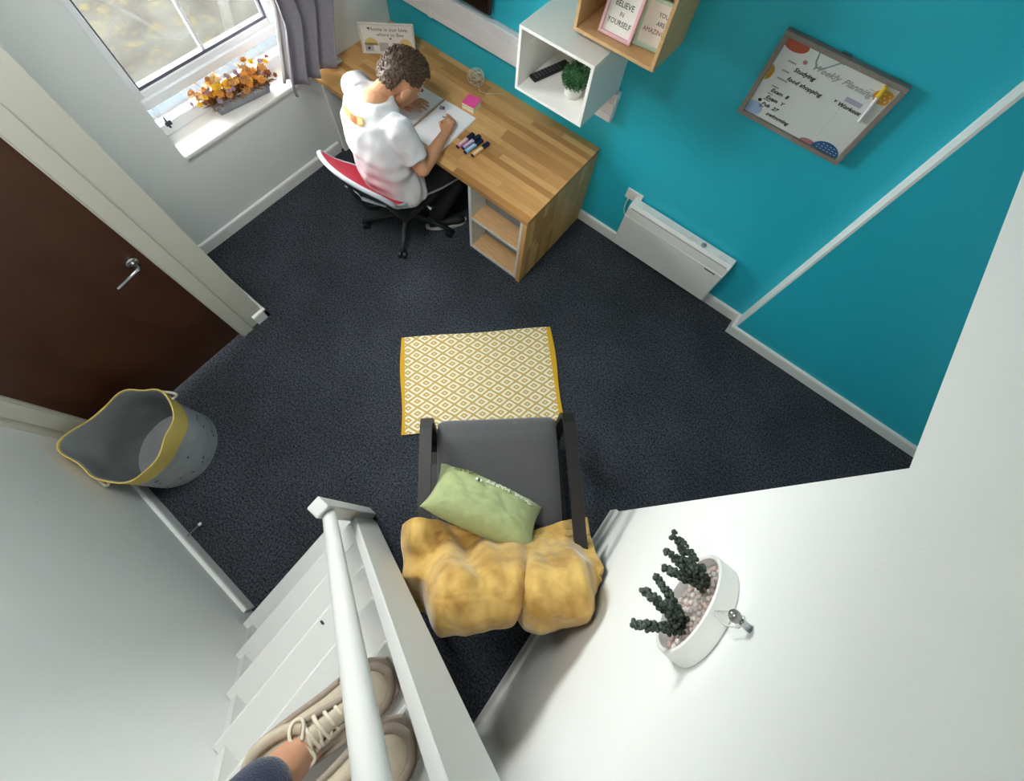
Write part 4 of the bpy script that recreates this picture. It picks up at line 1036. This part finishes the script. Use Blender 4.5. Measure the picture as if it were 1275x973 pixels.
    body = b.build('person', SKIN); remesh(body, .0055, 5, .5)
    tag(body, 'person in white t-shirt sitting bent over a sketchbook at the oak desk', 'person')
    # t-shirt
    b = MB()
    st = [((.935, -.92, .515), .205, .165, 0), ((.93, -.935, .60), .20, .155, 0), ((.90, -.95, .72), .19, .15, -.05), ((.86, -.935, .84), .2, .15, -.12), ((.81, -.90, .94), .212, .14, -.18), ((.785, -.862, 1.0), .195, .122, -.18), ((.775, -.828, 1.038), .14, .102, -.18), ((.772, -.808, 1.056), .108, .086, -.18)]
    rings = []
    for c, w_, d_, a in st:
        c = Vector(c); u = Vector((math.cos(a), math.sin(a), 0)); v = Vector((-math.sin(a), math.cos(a), 0)); tl = .35 if c.z > .8 else 0
        rings.append([c + u * w_ * math.copysign(abs(math.cos(q)) ** .85, math.cos(q)) + v * d_ * math.sin(q) + Vector((0, 0, -tl * d_ * math.sin(q) * .5)) for q in [2 * PI * k / 40 for k in range(40)]])
    b.rings(rings)
    for p0, p1, r0, r1 in ((ls, ls.lerp(le, .56), .078, .072), (rs, rs.lerp(re, .72), .082, .076)):
        p0, p1 = Vector(p0), Vector(p1); q0 = p0.lerp(Vector((.79, -.86, .98)), .35)
        b.tube([q0, p0, p1], [.085, r0, r1], 20); b.ball(p0, r0 * .98, 3)
    SH = mat('white_tshirt', 'c9c7ca', .85, bump=.08, bscale=300)
    sh = b.build('tshirt', SH, body); remesh(sh, .007, 8, .5)
    # soft creases
    nrm = [v.normal.copy() for v in sh.data.vertices]
    for v, n in zip(sh.data.vertices, nrm):
        p = v.co.copy()
        k = .5 + .5 * noise.noise((p.x * 3, p.y * 3, p.z * 3 + 7)); cr_ = math.sin((p.z * 1.5 + p.x * 1.1 - p.y * .9) * 34 + 5 * noise.noise((p.x * 5, p.y * 5, p.z * 5)))
        low = max(0, min(1, (.86 - p.z) / .25)); v.co = p + n * (.0085 * cr_ * k * (.35 + low) + .010 * (.35 - abs(noise.noise((p.x * 9, p.y * 9, p.z * 7)))) + .006 * noise.noise((p.x * 16, p.y * 16, p.z * 16)))
    # neck rib
    # plaster print on the back of the shirt, pressed onto the cloth
    from mathutils.bvhtree import BVHTree
    bv = BVHTree.FromPolygons([v.co for v in sh.data.vertices], [tuple(q.vertices) for q in sh.data.polygons])
    Pm = [mat('print_plaster_tan', 'c28a48', .8), mat('print_plaster_brown', '96542a', .8), mat('print_plaster_cream', 'd9bd80', .8)]
    cam_p = Vector((2.607, -2.098, 2.97))
    def onto(a, lft):   # a point on the cloth under the ray towards a
        d = (a - cam_p).normalized(); h = bv.ray_cast(cam_p, d)
        return h[0] + h[1] * lft if h[0] else a
    def decal(nm, m, us, half, lft):
        rr = []
        A0 = Vector((.640, -.95, .985)); B0 = Vector((.815, -.955, .985)); wd = Vector((.0, .15, .75)).normalized()
        for u in us:
            c = A0.lerp(B0, u); h = half(u); row = []
            for j in range(9): row.append(onto(c + wd * (h * (j / 4 - 1) - .03 * math.sin(u * PI) ), lft))
            rr.append(row)
        b = MB(); b.rings(rr, caps=False, closed=False); b.build(nm, m, sh)
    cap = lambda u: .030 * math.sqrt(max(.03, 1 - max(0, abs(u - .5) - .35) ** 2 / .15 ** 2))
    decal('printed_plaster', Pm[0], [k / 24 for k in range(25)], cap, .004)
    decal('printed_plaster_pad', Pm[1], [.36 + .28 * k / 8 for k in range(9)], lambda u: .024, .0055)
    decal('printed_plaster_tip', Pm[2], [.72 + .2 * k / 8 for k in range(9)], lambda u: .018, .0055)
    # trousers with a side stripe
    b = MB(); b.ball((.92, -.91, .52), .19, 3, (1.02, .85, .55))
    limb(b, [(1.0, -.88, .535), (1.07, -.72, .54), (1.125, -.53, .52), (1.115, -.58, .42), (1.065, -.735, .17)], [.1, .095, .082, .08, .064]); limb(b, [(.83, -.88, .535), (.79, -.68, .54), (.77, -.47, .52), (.775, -.46, .42), (.80, -.465, .16)], [.1, .095, .082, .08, .064])
    TR = mat('black_trousers', '101116', .85); tr = b.build('trousers', TR, body); remesh(tr, .009, 6, .5)
    bv2 = BVHTree.FromPolygons([v.co for v in tr.data.vertices], [tuple(q.vertices) for q in tr.data.polygons])
    rr = []
    for k in range(13):
        s = k / 12; c = Vector((1.10 + .055 * s, -.86 + .30 * s, .50)); row = []
        for z in (-.02, -.01, 0, .01, .02):
            h = bv2.ray_cast(c + Vector((.3, -.05, z + .06)), Vector((-1, .15, -.2)).normalized()); row.append(h[0] + h[1] * .003 if h[0] else c)
        rr.append(row)
    b = MB(); b.rings(rr, caps=False, closed=False); b.build('side_stripe', mat('stripe_white', 'b9bbbe', .8), tr)
    # shoes
    BS = mat('black_shoe', '17181b', .6); WS = mat('shoe_white_sole', 'd2d2d0', .6)
    for heel, toe in ((Vector((1.01, -.82, .001)), Vector((1.19, -.58, .001))), (Vector((.79, -.53, .001)), Vector((.80, -.24, .001)))):
        d = (toe - heel).normalized(); L_ = (toe - heel).length; b = MB()
        b.tube([heel + d * L_ * s + Vector((0, 0, z)) for s, z in ((.08, .065), (.3, .07), (.55, .058), (.8, .046), (.95, .038))], [.045, .05, .048, .046, .03], 14, .75); b.ball(heel + d * .05 + Vector((0, 0, .085)), .045, 2)
        sh_ = b.build('shoe', BS, body, True); remesh(sh_, .008, 4)
        rs2 = []
        for z in (0, .028): rs2.append([heel + d * (L_ * (.5 + .5 * math.cos(q))) + Vector((-d.y, d.x, 0)) * (.05 * math.sin(q) * (1 - .12 * math.cos(q + 2))) + Vector((0, 0, z)) for q in [2 * PI * k / 28 for k in range(28)]])
        MB().rings(rs2).build('shoe_sole', WS, sh_)
    # hair: cap over crown and back plus short locks
    HR = mat('brown_hair', '5f4937', .6, col2='392a1f', vscale=70, stretch=(1, 1, 1)); rnd = random.Random(2)
    b = MB(); bmesh.ops.create_icosphere(b.bm, subdivisions=5, radius=1)
    kill = []
    for v in b.bm.verts:
        q = v.co.normalized(); r, g, c = q.x, q.y, q.z      # right, gaze, crown
        rad = .112 + .006 * noise.noise(q * 7) + .004 * noise.noise(q * 17)
        hide = (g > .42 and c < .55) or c < -.72 or (g > .12 and c < .05) or (abs(r) > .5 and c < .0 and g > -.42)
        if hide: rad = .085
        v.co = hp(r * rad * .95, -.014 + g * rad * 1.12, .024 + c * rad * 1.08)
    cap_o = b.build('hair', HR, body, True)
    b = MB()
    for i in range(1500):
        q = Vector((rnd.gauss(0, 1), rnd.gauss(0, 1), rnd.gauss(0, 1))).normalized(); r, g, c = q
        if (g > .38 and c < .6) or c < -.66 or (g > .08 and c < .1) or (abs(r) > .5 and c < .02 and g > -.45): continue
        rad = .108; p = hp(r * rad * .95, -.014 + g * rad * 1.12, .024 + c * rad * 1.08); n = (rt * r + gz * g + cr * c).normalized()
        swirl = (gz * .9 - rt * .5 * r + n.cross(cr) * .5 + Vector((rnd.uniform(-.4, .4), rnd.uniform(-.4, .4), rnd.uniform(-.4, .4)))); swirl = swirl - swirl.dot(n) * n
        ln = rnd.uniform(.018, .034) * (1.2 if c > .2 else .7); d = (n * .55 + swirl.normalized() * .8).normalized(); m_ = p + d * ln * .6 + n * ln * .15; e = m_ + (swirl.normalized() * .8 - n * .15) * ln * .5
        b.tube([p, m_, e], [.0042, .0032, .0006], 4)
    o = b.build('hair_locks', HR, cap_o, True); o['kind'] = 'stuff'
    EY = mat('eye_white', 'e8e6e2', .3)
    for s in (-1, 1):
        e_ = MB().ball(hp(.038 * s, .088, .0), .011, 2).build('eye', EY, body, True); MB().ball(hp(.038 * s, .096, .0), .0055, 2).build('iris', mat('iris_brown', '3a2a1c', .3), e_, True)
        MB().tube([hp(.02 * s, .104, .024), hp(.04 * s, .1, .028), hp(.056 * s, .088, .022)], .004, 6).build('eyebrow', HR, body, True)
    # pencil held by the right hand
    p = thing('pencil', 'grey pencil held in the right hand of the person writing', 'pencil', tip)
    lo = tip + Vector((-.012, .012, 0)); lo.z = DT + .0125; ax = (Vector((.03, -.055, .075))).normalized()
    MB().tube([lo + ax * .012, lo + ax * .12], .0038, 6).build('barrel', mat('pencil_grey', '4c5256', .45), p); MB().tube([lo, lo + ax * .012], [.0005, .0036], 6).build('point', mat('pencil_wood', 'caa071', .7), p)
    ee = thing('eraser', 'small dark grey eraser beside the left hand on the sketchbook', 'eraser', (.845, -.42, DT + .01)); 
    MB().obox((.862, -.405, DT + .0165), (.034, .018, .012), Matrix.Rotation(.5, 3, 'Z')).bevel(.003, 2).build('rubber', mat('eraser_grey', '5b5d66', .8), ee); MB().obox((.857, -.408, DT + .0165), (.018, .0186, .0126), Matrix.Rotation(.5, 3, 'Z')).build('sleeve', mat('eraser_sleeve', '8b8f98', .7), ee)
make_boy()

# ------------------------------------------------------------------ photographer's legs on the stair
def sneaker(parent, heel, toe, z):
    heel = Vector((heel[0], heel[1], z)); toe = Vector((toe[0], toe[1], z)); d = (toe - heel).normalized(); s = Vector((-d.y, d.x, 0)); L_ = (toe - heel).length
    M_ = basis(heel, d, s); k = L_ / .30
    BG = mat('sneaker_beige', 'b3a691', .75, var=.06, vscale=40, bump=.1, bscale=300); TP = mat('sneaker_taupe', '8f8072', .7, var=.06, vscale=40); LC = mat('sneaker_lace', 'd3c8b4', .85); SO = mat('sneaker_sole', 'a3998c', .7); WT = mat('sneaker_white', 'd8d6d6', .7)
    out = [(0, .030), (.04, .040), (.10, .040), (.16, .044), (.22, .050), (.27, .046), (.295, .03), (.30, .0)]
    def tr(b): bmesh.ops.transform(b.bm, matrix=M_ @ Matrix.Scale(k, 4), verts=b.bm.verts[:]); return b
    stn = [(.005, .034, .040, .075), (.03, .041, .05, .085), (.07, .043, .05, .085), (.11, .043, .048, .08), (.15, .045, .042, .07), (.19, .049, .034, .058), (.24, .050, .027, .048), (.275, .042, .020, .040), (.296, .02, .012, .035)]
    rs = []
    for x, hw, hh, top in stn:
        rs.append([Vector((x, hw * math.copysign(abs(math.cos(q)) ** .8, math.cos(q)), .018 + (top - .018) * (.5 + .5 * math.sin(q)) if math.sin(q) > -1 else .018)) for q in [2 * PI * j / 20 for j in range(20)]])
    up = tr(MB().rings(rs)).build('shoe', BG, parent, True)
    for z0, z1, gr, m, nm in ((0, .016, 1.10, SO, 'outsole'), (.014, .032, 1.16, TP, 'midsole')):
        rr = []
        for zz, g in ((z0, gr * .97), ((z0 + z1) / 2, gr * 1.03), (z1, gr * .98)):
            rr.append([Vector((x + (.008 if x > .28 else -.006 if x < .01 else 0), y * g, zz)) for x, y in out] + [Vector((x + (.008 if x > .28 else -.006 if x < .01 else 0), -y * g, zz)) for x, y in reversed(out[:-1])])
        tr(MB().rings(rr)).build(nm, m, up, True, 40)
    def strip(nm, m, pts, r=.004, fl=1):
        pts = [Vector(q) for q in pts]
        for _ in range(2):   # round the corners
            pts = [pts[0]] + [q for i in range(len(pts) - 1) for q in (pts[i].lerp(pts[i + 1], .25), pts[i].lerp(pts[i + 1], .75))] + [pts[-1]]
        tr(MB().tube(pts, r, 7, fl)).build(nm, m, up, True)
    # toe guard, side panels, collar
    strip('toe_guard', TP, [(.245, .046, .034), (.28, .036, .036), (.297, .012, .038), (.299, 0, .04), (.297, -.012, .038), (.28, -.036, .036), (.245, -.046, .034)], .009)
    for q in (-1, 1):
        strip('side_panel', TP, [(.03, .042 * q, .06), (.09, .046 * q, .045), (.15, .047 * q, .050), (.20, .050 * q, .040)], .007)
        strip('collar', BG, [(.0, .010 * q, .088), (.02, .036 * q, .092), (.06, .041 * q, .088), (.10, .036 * q, .090), (.125, .022 * q, .092)], .0115)
        strip('eyelet_stay', TP, [(.12, .030 * q, .082), (.16, .026 * q, .072), (.20, .020 * q, .06)], .006)
    strip('tongue', BG, [(.10, 0, .104), (.13, 0, .092), (.17, 0, .078), (.21, 0, .062)], .017, .45)
    for j in range(5):
        x = .125 + j * .019; zz = .094 - j * .0085
        strip('lace', LC, [(x, -.029 + j * .002, zz - .006), (x + .008, 0, zz + .007), (x + .002, .029 - j * .002, zz - .006)], .0042)
        strip('lace', LC, [(x, .029 - j * .002, zz - .006), (x + .011, .004, zz + .009), (x + .016, -.027 + j * .002, zz - .010)], .0042)
    for q in (-1, 1): strip('lace_bow', LC, [(.115, 0, .108), (.10, .02 * q, .112), (.112, .044 * q, .098), (.135, .036 * q, .094), (.122, .006 * q, .106)], .0036)
    return up, M_, k
def make_photographer():
    SK2 = mat('skin_leg', 'c58f70', .55, var=.05, vscale=30)
    b = MB()
    a1 = Vector((2.578, -2.70, 1.50)); a2 = Vector((2.682, -2.715, 1.745))
    legs = []
    for a, lean in ((a1, Vector((-.02, -.13, .40))), (a2, Vector((-.02, -.10, .40)))):
        kn = a + lean; limb(b, [a + Vector((.01, .02, -.05)), a, a + lean * .35, a + lean * .7, kn], [.036, .04, .05, .058, .06]); legs.append((a, kn))
    hip = Vector((2.62, -2.86, 2.42))
    b.ball(hip, .15, 3, (1.1, .8, .9))
    for a, kn in legs: limb(b, [kn, kn.lerp(hip, .5), hip], [.06, .075, .085])
    o = b.build('person', SK2); remesh(o, .008, 5)
    tag(o, 'person in navy trousers and beige trainers standing on the stairs', 'person')
    NV = mat('navy_trousers', '1b2440', .95, bump=.3, bscale=200, sheen=.3)
    b = MB(); b.ball(hip, .19, 3, (1.1, .8, .95))
    for a, kn in legs: limb(b, [a + (kn - a) * .34, kn, kn.lerp(hip, .5), hip], [.066, .078, .1, .11])
    tr = b.build('trousers', NV, o); remesh(tr, .012, 4)
    sneaker(o, (2.525, -2.80), (2.640, -2.485), 1.4212)
    sneaker(o, (2.655, -2.775), (2.735, -2.470), 1.6662)
make_photographer()
